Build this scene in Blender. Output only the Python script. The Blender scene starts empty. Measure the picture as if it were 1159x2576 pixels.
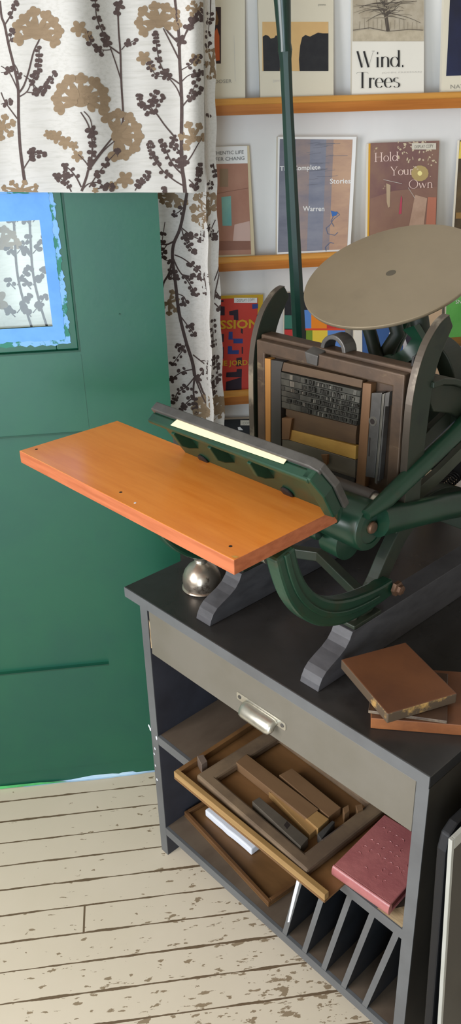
import bpy, math, random
from mathutils import Vector, Matrix
random.seed(7)
SC = bpy.context.scene
COL = SC.collection
# ------------------------------------------------------------------ camera, world, lights, exposure
FPX, PITCH, ROLL, YAW = 2068.89, 0.458801, -0.03085, 0.112421
CAM = Vector((0, 0, 1.6))
def _basis():
    f = Vector((0, math.cos(PITCH), -math.sin(PITCH)))
    u0 = Vector((0, math.sin(PITCH), math.cos(PITCH))); r0 = Vector((1, 0, 0))
    r = math.cos(ROLL)*r0 + math.sin(ROLL)*u0; u = -math.sin(ROLL)*r0 + math.cos(ROLL)*u0
    m = Matrix.Rotation(-YAW, 3, 'Z')
    return m@r, m@u, m@f
BR, BU, BF = _basis()
cam = bpy.data.objects.new('camera', bpy.data.cameras.new('camera')); COL.objects.link(cam)
cam.matrix_world = Matrix(((BR.x, BU.x, -BF.x, CAM.x), (BR.y, BU.y, -BF.y, CAM.y), (BR.z, BU.z, -BF.z, CAM.z), (0, 0, 0, 1)))
cam.data.sensor_fit = 'VERTICAL'; cam.data.sensor_height = 24; cam.data.lens = FPX/2576*24
cam.data.clip_start = 0.02; SC.camera = cam
SC.view_settings.view_transform = 'Standard'; SC.view_settings.look = 'None'
SC.view_settings.gamma = 1; SC.view_settings.use_curve_mapping = False
SC.view_settings.exposure = 1.72
wd = bpy.data.worlds.new('sky'); SC.world = wd; wd.use_nodes = True
bg = wd.node_tree.nodes['Background']; bg.inputs[0].default_value = (0.80, 0.90, 1.0, 1); bg.inputs[1].default_value = .6
def area(name, loc, rot, sx, sy, power, color):
    l = bpy.data.lights.new(name, 'AREA'); l.shape = 'RECTANGLE'; l.size = sx; l.size_y = sy
    l.energy = power; l.color = color
    o = bpy.data.objects.new(name, l); o.location = loc; o.rotation_euler = rot; COL.objects.link(o); return o
# daylight entering by the room's side window (left)
area('daylight_side_window', (-1.62, 0.25, 1.5), (0, math.radians(-90), 0), 1.3, 1.5, 19, (0.95, 0.965, 1.0))
area('added_sheen_light_behind', (-0.95, -1.62, 1.0), (math.radians(90), 0, 0), 1.1, 1.7, 15, (0.70, 0.86, 1.0))  # bluish light added behind the viewer for sheen on the green door

# ------------------------------------------------------------------ frames and pixel helpers
ROT = math.radians(-90) + 0.7325132 - 0.112421          # cabinet frame turned from the room's
CO = Vector((-0.01504, 1.41213, 0))                     # cabinet's front-left foot
CU = Vector((math.cos(ROT), math.sin(ROT), 0)); CV = Vector((-math.sin(ROT), math.cos(ROT), 0)); CZ = Vector((0, 0, 1))
def ray(x, y): return (x-580)/FPX*BR - (y-1288)/FPX*BU + BF
def hit(p, n, c):
    d = ray(*p); return CAM + d*((c - CAM.dot(n))/d.dot(n))
def cab(P): q = P-CO; return Vector((q.dot(CU), q.dot(CV), q.z))
def cu(x, y, u): return cab(hit((x, y), CU, CO.dot(CU)+u))
def cv(x, y, v): return cab(hit((x, y), CV, CO.dot(CV)+v))
def cz(x, y, z): return cab(hit((x, y), CZ, z))
def at(x, y, Y): return hit((x, y), Vector((0, 1, 0)), Y)

# ------------------------------------------------------------------ materials
def lin(c):
    r = []
    for k in c[:3]:
        k /= 255.0; r.append(k/12.92 if k <= .04045 else ((k+.055)/1.055)**2.4)
    return (*r, 1)
MATS = {}
def mat(name, c1, c2=None, scale=8, rough=.55, metal=0, amt=1.0, stretch=(1, 1, 1), bump=0, detail=5,
        lo=.4, hi=.65, c3=None, s3=20, lo3=.62, hi3=.68, st3=(1, 1, 1), translucent=0, spec=.5, bscale=None, coat=0):
    if name in MATS: return MATS[name]
    m = bpy.data.materials.new(name); m.use_nodes = True; nt = m.node_tree; N = nt.nodes; L = nt.links
    b = N['Principled BSDF']; b.inputs['Roughness'].default_value = rough; b.inputs['Metallic'].default_value = metal
    b.inputs['Base Color'].default_value = lin(c1); b.inputs['Specular IOR Level'].default_value = spec
    if coat: b.inputs['Coat Weight'].default_value = coat; b.inputs['Coat Roughness'].default_value = .18
    tc = N.new('ShaderNodeTexCoord')
    def noise(sc, st, det=detail):
        mp = N.new('ShaderNodeMapping'); mp.inputs['Scale'].default_value = st
        L.new(tc.outputs['Object'], mp.inputs[0])
        n = N.new('ShaderNodeTexNoise'); n.inputs['Scale'].default_value = sc; n.inputs['Detail'].default_value = det
        n.inputs['Roughness'].default_value = .62
        L.new(mp.outputs[0], n.inputs['Vector']); return n
    def ramp(n, a, z):
        r = N.new('ShaderNodeMapRange'); r.inputs[1].default_value = a; r.inputs[2].default_value = z
        L.new(n.outputs[0], r.inputs[0]); return r
    col = None
    if c2:
        n = noise(scale, stretch); r = ramp(n, lo, hi); r.inputs[4].default_value = amt
        mx = N.new('ShaderNodeMix'); mx.data_type = 'RGBA'; mx.inputs[6].default_value = lin(c1); mx.inputs[7].default_value = lin(c2)
        L.new(r.outputs[0], mx.inputs[0]); col = mx.outputs[2]
    if c3:
        n3 = noise(s3, st3); r3 = ramp(n3, lo3, hi3)
        m3 = N.new('ShaderNodeMix'); m3.data_type = 'RGBA'; m3.inputs[7].default_value = lin(c3)
        if col: L.new(col, m3.inputs[6])
        else: m3.inputs[6].default_value = lin(c1)
        L.new(r3.outputs[0], m3.inputs[0]); col = m3.outputs[2]
    if col: L.new(col, b.inputs['Base Color'])
    if bump:
        nb = noise(bscale or scale*3, stretch); bp = N.new('ShaderNodeBump'); bp.inputs['Strength'].default_value = bump
        bp.inputs['Distance'].default_value = .002
        L.new(nb.outputs[0], bp.inputs['Height']); L.new(bp.outputs[0], b.inputs['Normal'])
    if translucent:
        t = N.new('ShaderNodeBsdfTranslucent'); t.inputs[0].default_value = lin(c1)
        ms = N.new('ShaderNodeMixShader'); ms.inputs[0].default_value = translucent
        if col: L.new(col, t.inputs[0])
        L.new(b.outputs[0], ms.inputs[1]); L.new(t.outputs[0], ms.inputs[2]); L.new(ms.outputs[0], N['Material Output'].inputs[0])
    MATS[name] = m; return m
def floor_mat():
    m = bpy.data.materials.new('worn_painted_floorboards'); m.use_nodes = True; nt = m.node_tree; N = nt.nodes; L = nt.links
    b = N['Principled BSDF']; b.inputs['Roughness'].default_value = .42
    tc = N.new('ShaderNodeTexCoord'); sp = N.new('ShaderNodeSeparateXYZ'); L.new(tc.outputs['Object'], sp.inputs[0])
    def math_(op, a, b_=None, c=None):
        n = N.new('ShaderNodeMath'); n.operation = op
        for i, k in enumerate((a, b_, c)):
            if k is None: continue
            if isinstance(k, (int, float)): n.inputs[i].default_value = k
            else: L.new(k, n.inputs[i])
        return n.outputs[0]
    def noise(sc, st, det=6, rough=.6, off=(0, 0, 0)):
        mp = N.new('ShaderNodeMapping'); mp.inputs['Scale'].default_value = st; mp.inputs['Location'].default_value = off
        L.new(tc.outputs['Object'], mp.inputs[0]); n = N.new('ShaderNodeTexNoise')
        n.inputs['Scale'].default_value = sc; n.inputs['Detail'].default_value = det; n.inputs['Roughness'].default_value = rough
        L.new(mp.outputs[0], n.inputs[0]); return n.outputs[0]
    wob = math_('MULTIPLY', math_('SUBTRACT', noise(22, (1, .2, 1)), .5), .05)
    yy = math_('ADD', math_('DIVIDE', math_('SUBTRACT', sp.outputs[1], 1.0943-.0344), .06878), wob)
    fr = math_('FRACT', yy); d = math_('ABSOLUTE', math_('SUBTRACT', fr, .5))      # 0 at seam
    wid = math_('ADD', .009, math_('MULTIPLY', math_('POWER', noise(9, (1, 1, 1), 4, .7, (3, 1, 0)), 3.0), .16))
    seam = math_('LESS_THAN', d, wid)
    # butt joints
    row = math_('FLOOR', math_('ADD', yy, .5))
    def jnt(y0, x0):
        r0 = math.floor((y0-1.0599)/.06878+.5)
        inrow = math_('LESS_THAN', math_('ABSOLUTE', math_('SUBTRACT', row, float(r0))), .5)
        return math_('MULTIPLY', inrow, math_('LESS_THAN', math_('ABSOLUTE', math_('ADD', math_('SUBTRACT', sp.outputs[0], x0), math_('MULTIPLY', wob, .02))), .0022))
    joint = math_('MAXIMUM', math_('MAXIMUM', jnt(1.26, -.2096), jnt(.95, .32)), jnt(1.55, -1.1))
    # chips: more of them toward the walked area by the cabinet
    dens = N.new('ShaderNodeMapRange'); L.new(math_('SUBTRACT', math_('MULTIPLY', sp.outputs[0], .9), sp.outputs[1]), dens.inputs[0])
    dens.inputs[1].default_value = -2.0; dens.inputs[2].default_value = -.65; dens.inputs[3].default_value = .715; dens.inputs[4].default_value = .595
    ch = math_('MAXIMUM', math_('GREATER_THAN', noise(17, (1, 2.0, 1), 5, .6), dens.outputs[0]), math_('GREATER_THAN', noise(60, (.5, 1.2, 1), 3, .5, (5, 2, 0)), math_('ADD', dens.outputs[0], .01)))
    scr = math_('GREATER_THAN', noise(34, (.55, 2.2, 1), 5, .62, (8, 3, 0)), math_('ADD', dens.outputs[0], .0))
    chips = math_('MAXIMUM', ch, scr)
    big = noise(3.5, (1, 1, 1), 4, .6, (1, 7, 0))
    m0 = N.new('ShaderNodeMix'); m0.data_type = 'RGBA'; m0.inputs[6].default_value = lin((228, 213, 192)); m0.inputs[7].default_value = lin((213, 198, 172)); L.new(big, m0.inputs[0])
    m1 = N.new('ShaderNodeMix'); m1.data_type = 'RGBA'; L.new(chips, m1.inputs[0]); L.new(m0.outputs[2], m1.inputs[6]); m1.inputs[7].default_value = lin((150, 130, 104))
    m2 = N.new('ShaderNodeMix'); m2.data_type = 'RGBA'; L.new(math_('MAXIMUM', seam, joint), m2.inputs[0]); L.new(m1.outputs[2], m2.inputs[6]); m2.inputs[7].default_value = lin((112, 92, 70))
    L.new(m2.outputs[2], b.inputs['Base Color'])
    bp = N.new('ShaderNodeBump'); bp.inputs['Strength'].default_value = .35; bp.inputs['Distance'].default_value = .001
    L.new(math_('SUBTRACT', 1.0, math_('MAXIMUM', math_('MAXIMUM', seam, joint), math_('MULTIPLY', chips, .3))), bp.inputs['Height']); L.new(bp.outputs[0], b.inputs['Normal'])
    return m
def glass_mat():
    m = bpy.data.materials.new('window_glass'); m.use_nodes = True; N = m.node_tree.nodes; L = m.node_tree.links
    N.remove(N['Principled BSDF']); t = N.new('ShaderNodeBsdfTransparent'); g = N.new('ShaderNodeBsdfGlossy'); g.inputs['Roughness'].default_value = .04
    t.inputs[0].default_value = (.93, .95, .93, 1); x = N.new('ShaderNodeMixShader'); x.inputs[0].default_value = .03
    L.new(t.outputs[0], x.inputs[1]); L.new(g.outputs[0], x.inputs[2]); L.new(x.outputs[0], N['Material Output'].inputs[0]); return m

M_wall = mat('white_wall_paint', (236, 234, 232), (228, 227, 225), 3, .7)
M_room = mat('room_wall_paint', (186, 180, 170), None, rough=.8)
M_door = mat('green_door_paint', (18, 86, 62), (15, 80, 62), 5, .42, bump=.08, bscale=60, spec=.6)
M_doorlt = mat('light_green_underpaint', (88, 190, 110), (60, 150, 90), 20, .5)
M_doordk = mat('dark_green_paint', (12, 66, 48), None, rough=.5)
M_tape = mat('blue_masking_tape', (92, 152, 225), (105, 165, 232), 12, .6)
M_tapeedge = mat('tape_with_paint_smears', (120, 172, 226), (40, 120, 100), 45, .6, lo=.47, hi=.53)
M_cloth = mat('cream_curtain_cloth', (228, 224, 218), (214, 210, 202), 260, .85, stretch=(.05, 1, 1), translucent=.3, bump=.15, bscale=300, lo=.45, hi=.7)
M_tan = mat('curtain_print_tan', (156, 133, 106), (146, 124, 98), 200, .85, stretch=(.1, 1, 1), translucent=.25)
M_brown = mat('curtain_print_brown', (82, 66, 63), (92, 76, 72), 200, .85, stretch=(.1, 1, 1), translucent=.2)
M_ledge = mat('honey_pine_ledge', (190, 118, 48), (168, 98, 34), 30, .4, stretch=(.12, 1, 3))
M_ledgetop = mat('honey_pine_ledge_lit_top', (212, 152, 72), (200, 138, 60), 30, .4, stretch=(.12, 1, 3))  # paler pine paints in the light caught by the lip's rounded top
M_grey = mat('grey_cabinet_paint', (100, 101, 102), (90, 90, 91), 6, .42, c3=(70, 66, 62), s3=14, lo3=.7, hi3=.76)
M_greyd = mat('grey_drawer_paint', (112, 106, 96), (104, 98, 86), 5, .42, c3=(190, 180, 160), s3=60, lo3=.77, hi3=.79, st3=(.6, 1, 1))
M_top = mat('worn_grey_top_in_shade', (56, 54, 53), (42, 39, 36), 3, .27, c3=(34, 30, 28), s3=7, lo3=.6, hi3=.75)  # top darkened in colour because it gets less light than the front
M_inner = mat('dark_interior', (56, 57, 66), (44, 44, 52), 8, .6)  # darker grey for the inside panels
M_shelfw = mat('worn_shelf_paint', (104, 90, 76), (86, 72, 60), 9, .5, stretch=(1, .4, 1), c3=(150, 136, 112), s3=70, lo3=.76, hi3=.78, st3=(1, .2, 1))
M_slot = mat('black_divider_paint', (30, 34, 40), (20, 24, 28), 10, .5, c3=(120, 124, 130), s3=40, lo3=.74, hi3=.76, st3=(1, .3, .2))
M_chipwhite = mat('white_chipped_paint', (225, 228, 235), None, rough=.6)
M_rawwood = mat('raw_splintered_wood', (205, 180, 140), (160, 128, 90), 40, .8, stretch=(.2, 1, 1), bump=.5)
M_pgreen = mat('green_press_enamel', (26, 62, 44), (20, 52, 37), 10, .3, c3=(50, 54, 36), s3=16, lo3=.56, hi3=.72, spec=.6)
M_pgreend = mat('dusty_green_press_enamel', (32, 44, 32), (42, 45, 32), 12, .5, c3=(22, 30, 24), s3=18, lo3=.56, hi3=.7)
M_lever = mat('dark_green_lever_enamel', (14, 46, 36), (12, 38, 32), 30, .28, c3=(104, 104, 64), s3=14, lo3=.74, hi3=.78, spec=.6)
M_iron = mat('rusty_brown_iron', (92, 72, 56), (72, 57, 46), 14, .45, metal=.3, c3=(146, 128, 98), s3=22, lo3=.6, hi3=.75, st3=(.4, 1, 1), bump=.2)
M_irong = mat('dull_grey_iron', (98, 94, 90), (84, 80, 76), 30, .42, metal=.5, bump=.1)
M_irond = mat('dark_iron', (48, 44, 42), (36, 34, 33), 14, .5, metal=.3)
M_disc = mat('dull_ink_disc_steel', (150, 134, 110), (140, 125, 102), 3.2, .4, metal=.3, c3=(126, 112, 92), s3=6, lo3=.58, hi3=.8)
M_steel = mat('worn_bright_steel', (190, 182, 170), (150, 142, 130), 12, .28, metal=.85)
M_oil = mat('tarnished_oilcan_tin', (196, 184, 168), (172, 158, 142), 16, .3, metal=.85, c3=(86, 62, 48), s3=24, lo3=.58, hi3=.66)
M_nickel = mat('worn_nickel_handle', (206, 202, 190), (170, 165, 150), 16, .28, metal=.8)
M_brass = mat('dull_brass', (150, 120, 80), (120, 95, 65), 20, .35, metal=.7)
M_copper = mat('dull_copper_bolt', (130, 96, 74), (100, 76, 60), 20, .45, metal=.5)
M_board = mat('orange_varnished_wood', (246, 148, 60), (236, 134, 48), 5, .3, stretch=(1, 9, 3), bump=.03, coat=.35)
M_boarde = mat('board_edge_wood', (186, 104, 64), (166, 88, 50), 14, .5, stretch=(.5, 3, 8), c3=(214, 180, 140), s3=60, lo3=.79, hi3=.81)
M_hole = mat('black_screw_hole', (30, 18, 12), None, rough=.8)
M_paper = mat('cream_paper', (248, 230, 184), None, rough=.7)
M_white = mat('white_paper', (235, 236, 242), None, rough=.7)
M_bookpage = mat('page_edges', (226, 218, 200), None, rough=.8)
M_runner = mat('grey_runner_paint', (80, 78, 80), (66, 64, 66), 18, .5, stretch=(1, 1, 3))
M_tanwood = mat('tan_furniture_wood', (176, 122, 58), (156, 104, 46), 20, .5, stretch=(1, 1, .15))
M_drkwood = mat('dark_furniture_wood', (92, 70, 48), (76, 56, 40), 20, .5, stretch=(.3, 1, 1), c3=(180, 140, 72), s3=14, lo3=.62, hi3=.68, st3=(.5, 1, 1))
M_goldwood = mat('golden_furniture_wood', (186, 146, 72), (160, 118, 56), 16, .5, stretch=(.4, 1, 1))
M_brwood = mat('brown_furniture_wood', (118, 84, 54), (98, 68, 44), 16, .5, stretch=(1, 1, .2))
M_black = mat('black_reglet', (58, 54, 50), None, rough=.5)
M_type = mat('lead_type_metal', (140, 136, 122), (104, 100, 88), 60, .38, metal=.6, bump=.3)
M_typed = mat('inky_type_metal', (70, 66, 60), (48, 46, 42), 60, .42, metal=.5, bump=.4)
M_traywood = mat('brown_galley_wood', (122, 86, 50), (100, 70, 40), 7, .5, stretch=(.6, 2, 1))
M_trayrim = mat('light_galley_rim_wood', (166, 130, 82), (142, 110, 66), 16, .45, stretch=(.2, 1, 2))
M_pink = mat('wrinkled_pink_plastic', (172, 104, 102), (158, 92, 92), 24, .32, bump=.35, bscale=90, spec=.6)
M_pinkd = mat('dark_red_page_edge', (92, 34, 34), None, rough=.5)
M_blk = mat('reddish_brown_block', (112, 70, 44), (94, 58, 38), 6, .45)
M_blkedge = mat('block_edge_wood', (84, 68, 52), (190, 148, 84), 14, .6, lo=.55, hi=.62)
M_blko = mat('orange_block_wood', (150, 92, 50), (120, 70, 38), 14, .5, stretch=(.3, 1, 1))
M_frame = mat('cream_picture_frame', (176, 174, 166), (164, 162, 152), 8, .5)
M_pic = mat('dark_picture', (30, 32, 34), (44, 44, 42), 6, .3)
M_navy = mat('black_navy_panel', (9, 9, 14), None, rough=.6)
def flat(name, c, c2=None, **k): return mat(name, c, c2, **k)

# ------------------------------------------------------------------ mesh builder
class MB:
    def __init__(s): s.v = []; s.f = []; s.m = []
    def add(s, vs, fs, mi=0):
        o = len(s.v); s.v += [Vector(p) for p in vs]
        for f in fs: s.f.append([o+i for i in f]); s.m.append(mi)
        return s
    def box(s, a, b, mi=0):
        (x0, y0, z0), (x1, y1, z1) = a, b
        vs = [(x0, y0, z0), (x1, y0, z0), (x1, y1, z0), (x0, y1, z0), (x0, y0, z1), (x1, y0, z1), (x1, y1, z1), (x0, y1, z1)]
        return s.add(vs, [(3, 2, 1, 0), (4, 5, 6, 7), (0, 1, 5, 4), (1, 2, 6, 5), (2, 3, 7, 6), (3, 0, 4, 7)], mi)
    def prism(s, poly, vec, mi=0, mside=None):
        n = len(poly); vec = Vector(vec); a = [Vector(p) for p in poly]; b = [p+vec for p in a]
        nn = Vector((0, 0, 0))
        for i in range(n): nn += a[i].cross(a[(i+1) % n])
        flip = nn.dot(vec) > 0
        f1 = list(range(n)); f2 = [n+i for i in range(n)]
        if flip: f1 = f1[::-1]
        else: f2 = f2[::-1]
        s.add(a+b, [f1, f2], mi)
        o = len(s.v)-2*n
        for i in range(n):
            j = (i+1) % n; q = [o+i, o+j, o+n+j, o+n+i]
            s.f.append(q if flip else q[::-1]); s.m.append(mi if mside is None else mside)
        return s
    def poly(s, pts, mi=0): return s.add(pts, [list(range(len(pts)))], mi)
    def tube(s, pts, r, mi=0, n=10, up=None, sq=1.0, cap=True):
        pts = [Vector(p) for p in pts]; k = len(pts)
        if not isinstance(r, (list, tuple)): r = [r]*k
        rings = []; prev = None
        for i, p in enumerate(pts):
            t = (pts[min(i+1, k-1)]-pts[max(i-1, 0)]).normalized()
            if up is not None: a = Vector(up) - t*Vector(up).dot(t); a.normalize()
            elif prev is None:
                a = t.cross(Vector((0, 0, 1))) if abs(t.z) < .9 else t.cross(Vector((1, 0, 0))); a.normalize()
            else: a = prev - t*prev.dot(t); a.normalize()
            prev = a; b = t.cross(a)
            rings.append([p + a*math.cos(2*math.pi*(j+.5)/n)*r[i] + b*math.sin(2*math.pi*(j+.5)/n)*r[i]*sq for j in range(n)])
        vs = [q for rr in rings for q in rr]; fs = []
        for i in range(k-1):
            for j in range(n): fs.append((i*n+j, i*n+(j+1) % n, (i+1)*n+(j+1) % n, (i+1)*n+j))
        if cap: fs += [tuple(range(n))[::-1], tuple((k-1)*n+j for j in range(n))]
        return s.add(vs, fs, mi)
    def bar(s, pts, w, h, side, mi=0):          # rectangular section swept along pts; side = constant width direction
        pts = [Vector(p) for p in pts]; side = Vector(side).normalized(); k = len(pts); vs = []; fs = []
        if not isinstance(h, (list, tuple)): h = [h]*k
        for i, p in enumerate(pts):
            t = (pts[min(i+1, k-1)]-pts[max(i-1, 0)]).normalized(); b = t.cross(side).normalized()
            for a, c in ((-1, -1), (1, -1), (1, 1), (-1, 1)): vs.append(p + side*(a*w/2) + b*(c*h[i]/2))
        for i in range(k-1):
            for j in range(4): fs.append((i*4+j, i*4+(j+1) % 4, i*4+4+(j+1) % 4, i*4+4+j))
        fs += [(3, 2, 1, 0), tuple((k-1)*4+j for j in range(4))]
        return s.add(vs, fs, mi)
    def lathe(s, c, axis, prof, mi=0, n=32):    # prof = [(r, h)]
        c = Vector(c); ax = Vector(axis).normalized(); a = ax.cross(Vector((0, 0, 1))) if abs(ax.z) < .9 else Vector((1, 0, 0))
        a = (a - ax*a.dot(ax)).normalized(); b = ax.cross(a); vs = []; fs = []
        for r, h in prof:
            r = max(r, 1e-5)
            for j in range(n): t = 2*math.pi*j/n; vs.append(c + ax*h + a*math.cos(t)*r + b*math.sin(t)*r)
        for i in range(len(prof)-1):
            for j in range(n): fs.append((i*n+j, i*n+(j+1) % n, (i+1)*n+(j+1) % n, (i+1)*n+j))
        fs.append(tuple(range(n))[::-1]); fs.append(tuple((len(prof)-1)*n+j for j in range(n)))
        return s.add(vs, fs, mi)
    def build(s, name, mats, parent=None, bevel=0, smooth=None, solid=0):
        base = ORIG.get(parent, Vector((0, 0, 0))) if parent is not None else Vector((0, 0, 0))
        me = bpy.data.meshes.new(name); me.from_pydata([tuple(p-base) for p in s.v], [], s.f)
        for m in (mats if isinstance(mats, (list, tuple)) else [mats]): me.materials.append(m)
        for p, mi in zip(me.polygons, s.m): p.material_index = mi
        me.validate(); me.update()
        if smooth is not None:
            for p in me.polygons: p.use_smooth = True
            me.set_sharp_from_angle(angle=math.radians(smooth))
        o = bpy.data.objects.new(name, me); COL.objects.link(o)
        if parent is not None: o.parent = parent; ORIG[o] = base
        if bevel:
            bv = o.modifiers.new('bevel', 'BEVEL'); bv.width = bevel; bv.segments = 2; bv.limit_method = 'ANGLE'; bv.angle_limit = math.radians(35)
        return o
def cat(pts, n=5):
    P_ = [Vector(p) for p in pts]; out = []
    for i in range(len(P_)-1):
        p0, p1, p2, p3 = P_[max(i-1, 0)], P_[i], P_[i+1], P_[min(i+2, len(P_)-1)]
        for k in range(n): t = k/n; out.append(.5*((2*p1)+(p2-p0)*t+(2*p0-5*p1+4*p2-p3)*t*t+(3*p1-p0-3*p2+p3)*t**3))
    return out+[P_[-1]]
def lerps(v, n=5): return [v[i]+(v[i+1]-v[i])*k/n for i in range(len(v)-1) for k in range(n)]+[v[-1]]
ORIG = {}
def thing(name, label, cat, base, frame='cab', group=None):
    e = bpy.data.objects.new(name, None); e.empty_display_size = .02; COL.objects.link(e); base = Vector(base); ORIG[e] = base
    if frame == 'cab':
        e.location = CO + CU*base.x + CV*base.y + CZ*base.z; e.rotation_euler = (0, 0, ROT)
    else: e.location = base
    e['label'] = label; e['category'] = cat
    if group: e['group'] = group
    return e
def solo(mb, name, mats, label, cat, base, frame='cab', group=None, **k):   # a thing that is one mesh
    o = mb.build(name, mats, **k); base = Vector(base)
    for v in o.data.vertices: v.co -= base
    if frame == 'cab':
        o.location = CO + CU*base.x + CV*base.y + CZ*base.z; o.rotation_euler = (0, 0, ROT)
    else: o.location = base
    o['label'] = label; o['category'] = cat
    if group: o['group'] = group
    return o
def struct(o): o['kind'] = 'structure'; return o
def sub(mb, name, mats, parent, **k): return mb.build(name, mats, parent, **k)
def P(off, sc): return lambda x, y: (off[0]+x*sc, off[1]+y*sc)

# ================================================================== THE SETTING
X0, X1, Y0, Y1, H = -1.7, 1.9, -1.8, 1.90, 2.5
fl = struct(MB().box((X0, Y0, -.03), (X1, Y1+.1, 0)).build('floor', floor_mat()))
w = MB()                                                      # back wall with the window opening behind the curtain
WX0, WX1, WZ0, WZ1 = -1.05, .05, 1.02, 2.15
w.box((X0, Y1, 0), (WX0, Y1+.1, H)); w.box((WX1, Y1, 0), (X1, Y1+.1, H)); w.box((WX0, Y1, 0), (WX1, Y1+.1, WZ0)); w.box((WX0, Y1, WZ1), (WX1, Y1+.1, H))
struct(w.build('wall_back', M_wall))
struct(MB().box((X1, Y0, 0), (X1+.1, Y1+.1, H)).build('wall_right', M_room))
struct(MB().box((X0-.1, Y0, 0), (X0, Y1+.1, H)).build('wall_left', M_room))
struct(MB().box((X0-.1, Y0-.1, 0), (X1+.1, Y0, H)).build('wall_front', M_room))
struct(MB().box((X0-.1, Y0-.1, H), (X1+.1, Y1+.1, H+.1)).build('ceiling', M_room))
wn = MB()
for a, b in (((WX0, Y1+.02, WZ0), (WX0+.04, Y1+.07, WZ1)), ((WX1-.04, Y1+.02, WZ0), (WX1, Y1+.07, WZ1)), ((WX0+.04, Y1+.02, WZ0), (WX1-.04, Y1+.07, WZ0+.04)),
             ((WX0+.04, Y1+.02, WZ1-.04), (WX1-.04, Y1+.07, WZ1)), ((-.52, Y1+.02, WZ0+.04), (-.48, Y1+.07, WZ1-.04))): wn.box(a, b)
wo = struct(wn.build('window_1', M_wall))
gp = MB().box((WX0+.04, Y1+.04, WZ0+.04), (WX1-.04, Y1+.045, WZ1-.04)).build('glass_pane', glass_mat(), None); gp.parent = wo
b_ = MB().box((.085, 1.885, .0), (1.88, 1.899, .11)); struct(b_.build('baseboard_back', M_wall, bevel=.003))

# door: open green leaf with a taped window
YD = 1.69
DX1 = .069; DX0 = -.86; DZ1 = 2.02
def dp(x, y, Y=YD): q = at(x, y, Y); return (q.x, q.z)
gx0, gx1 = dp(0, 700)[0]-.34, dp(121, 700)[0]
gz0, gz1 = at(60, 831, YD).z, at(60, 552, YD).z
rx1 = dp(178, 700)[0]+.0; rz0, rz1 = at(60, 889, YD).z, at(60, 470, YD).z+.012          # sash recess
rx0 = gx0-.05
lx1 = at(255, 1500, YD).x; lz0, lz1 = at(140, 1683, YD).z, at(80, 1098, YD).z
d = MB()
def ring(mb, xa, xb, za, zb, xc, xd, zc, zd, ya, yb, mi=0):   # rectangle with rectangular hole
    mb.box((xa, ya, za), (xc, yb, zb), mi); mb.box((xd, ya, za), (xb, yb, zb), mi); mb.box((xc, ya, za), (xd, yb, zc), mi); mb.box((xc, ya, zd), (xd, yb, zb), mi)
zm = (lz1+rz0)/2
ring(d, DX0, DX1, zm, DZ1, rx0, rx1, rz0, rz1, YD, YD+.04)
ring(d, DX0, DX1, .05, zm, -.72, lx1, lz0, lz1, YD, YD+.04)
d.box((-.72, YD+.010, lz0), (lx1, YD+.03, lz1))
# bead round the lower panel
door = struct(d.build('door_1', M_door))
ORIG[door] = Vector((0, 0, 0))
q = MB(); ring(q, rx0+.0005, rx1-.0005, rz0+.0005, rz1-.0005, gx0, gx1, gz0, gz1, YD+.008, YD+.03); sub(q, 'window_sash', M_door, door, bevel=.002)
q = MB(); q.box((gx0, YD+.016, gz0), (gx1, YD+.020, gz1)); sub(q, 'glass_pane', glass_mat(), door)
q = MB()                                                      # masking tape with a ragged painted rim
def wavy(x0, z0, x1, z1, amp, n=60):
    out = []
    for i in range(n+1):
        t = i/n; o = random.uniform(-amp, amp); dx, dz = x1-x0, z1-z0; l = math.hypot(dx, dz)
        out.append((x0+dx*t - dz/l*o, z0+dz*t + dx/l*o))
    return out
tx1, tz0, tz1 = rx1-.014, rz0+.012, rz1-.016
outer = wavy(rx0+.02, tz0, tx1, tz0, .003) + wavy(tx1, tz0, tx1, tz1, .003)[1:] + wavy(tx1, tz1, rx0+.02, tz1, .0015)[1:]
gi = .003
def tapeband(mb, out_off, in_x0, in_x1, in_z0, in_z1, Yt, mi):
    o1 = [(x, z) for x, z in out_off]; n = len(o1); vs = []; fs = []
    def cl(x, z): return (min(max(x, in_x0), in_x1), min(max(z, in_z0), in_z1))
    for x, z in o1:
        vs.append((x, Yt, z)); c = cl(x, z); vs.append((c[0], Yt, c[1]))
    for i in range(n-1): fs.append((2*i, 2*i+2, 2*i+3, 2*i+1))
    mb.add(vs, fs, mi)
tapeband(q, outer, rx0+.06, gx1-gi, gz0+gi, gz1-gi, YD+.0072, 1)
inner = wavy(rx0+.03, tz0+.010, tx1-.010, tz0+.010, .0016) + wavy(tx1-.010, tz0+.010, tx1-.010, tz1-.008, .0016)[1:] + wavy(tx1-.010, tz1-.008, rx0+.03, tz1-.008, .001)[1:]
tapeband(q, inner, rx0+.06, gx1-gi, gz0+gi, gz1-gi, YD+.0068, 0)
sub(q, 'masking_tape', [M_tape, M_tapeedge], door)
q = MB()                                                      # bead lines of the stiles and rails
for (x, z, x2, z2) in ((DX0+.001, zm-.001, DX1-.12, zm+.001),): pass
for a, b in (((rx0, 0, rz0-.0035), (rx1+.0035, 0, rz0)), ((rx1, 0, rz0), (rx1+.0035, 0, rz1)), ((-.72, 0, lz1), (lx1, 0, lz1+.004)), ((-.72, 0, lz0-.004), (lx1, 0, lz0))):
    q.box((a[0], YD-.0008, a[2]), (b[0], YD+.0002, b[2]))
sub(q, 'panel_bead', M_doordk, door)
q = MB(); q.box((at(215, 1000, YD).x-.001, YD-.0006, lz1+.01), (at(215, 1000, YD).x+.001, YD+.0002, rz0-.01)); sub(q, 'stile_joint', M_door, door)
q = MB(); zz = .05
pts = [at(x, y, YD-.0005) for x, y in ((0, 1986), (90, 1980), (170, 1972), (150, 1965), (100, 1968), (40, 1974), (0, 1978))]
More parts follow.
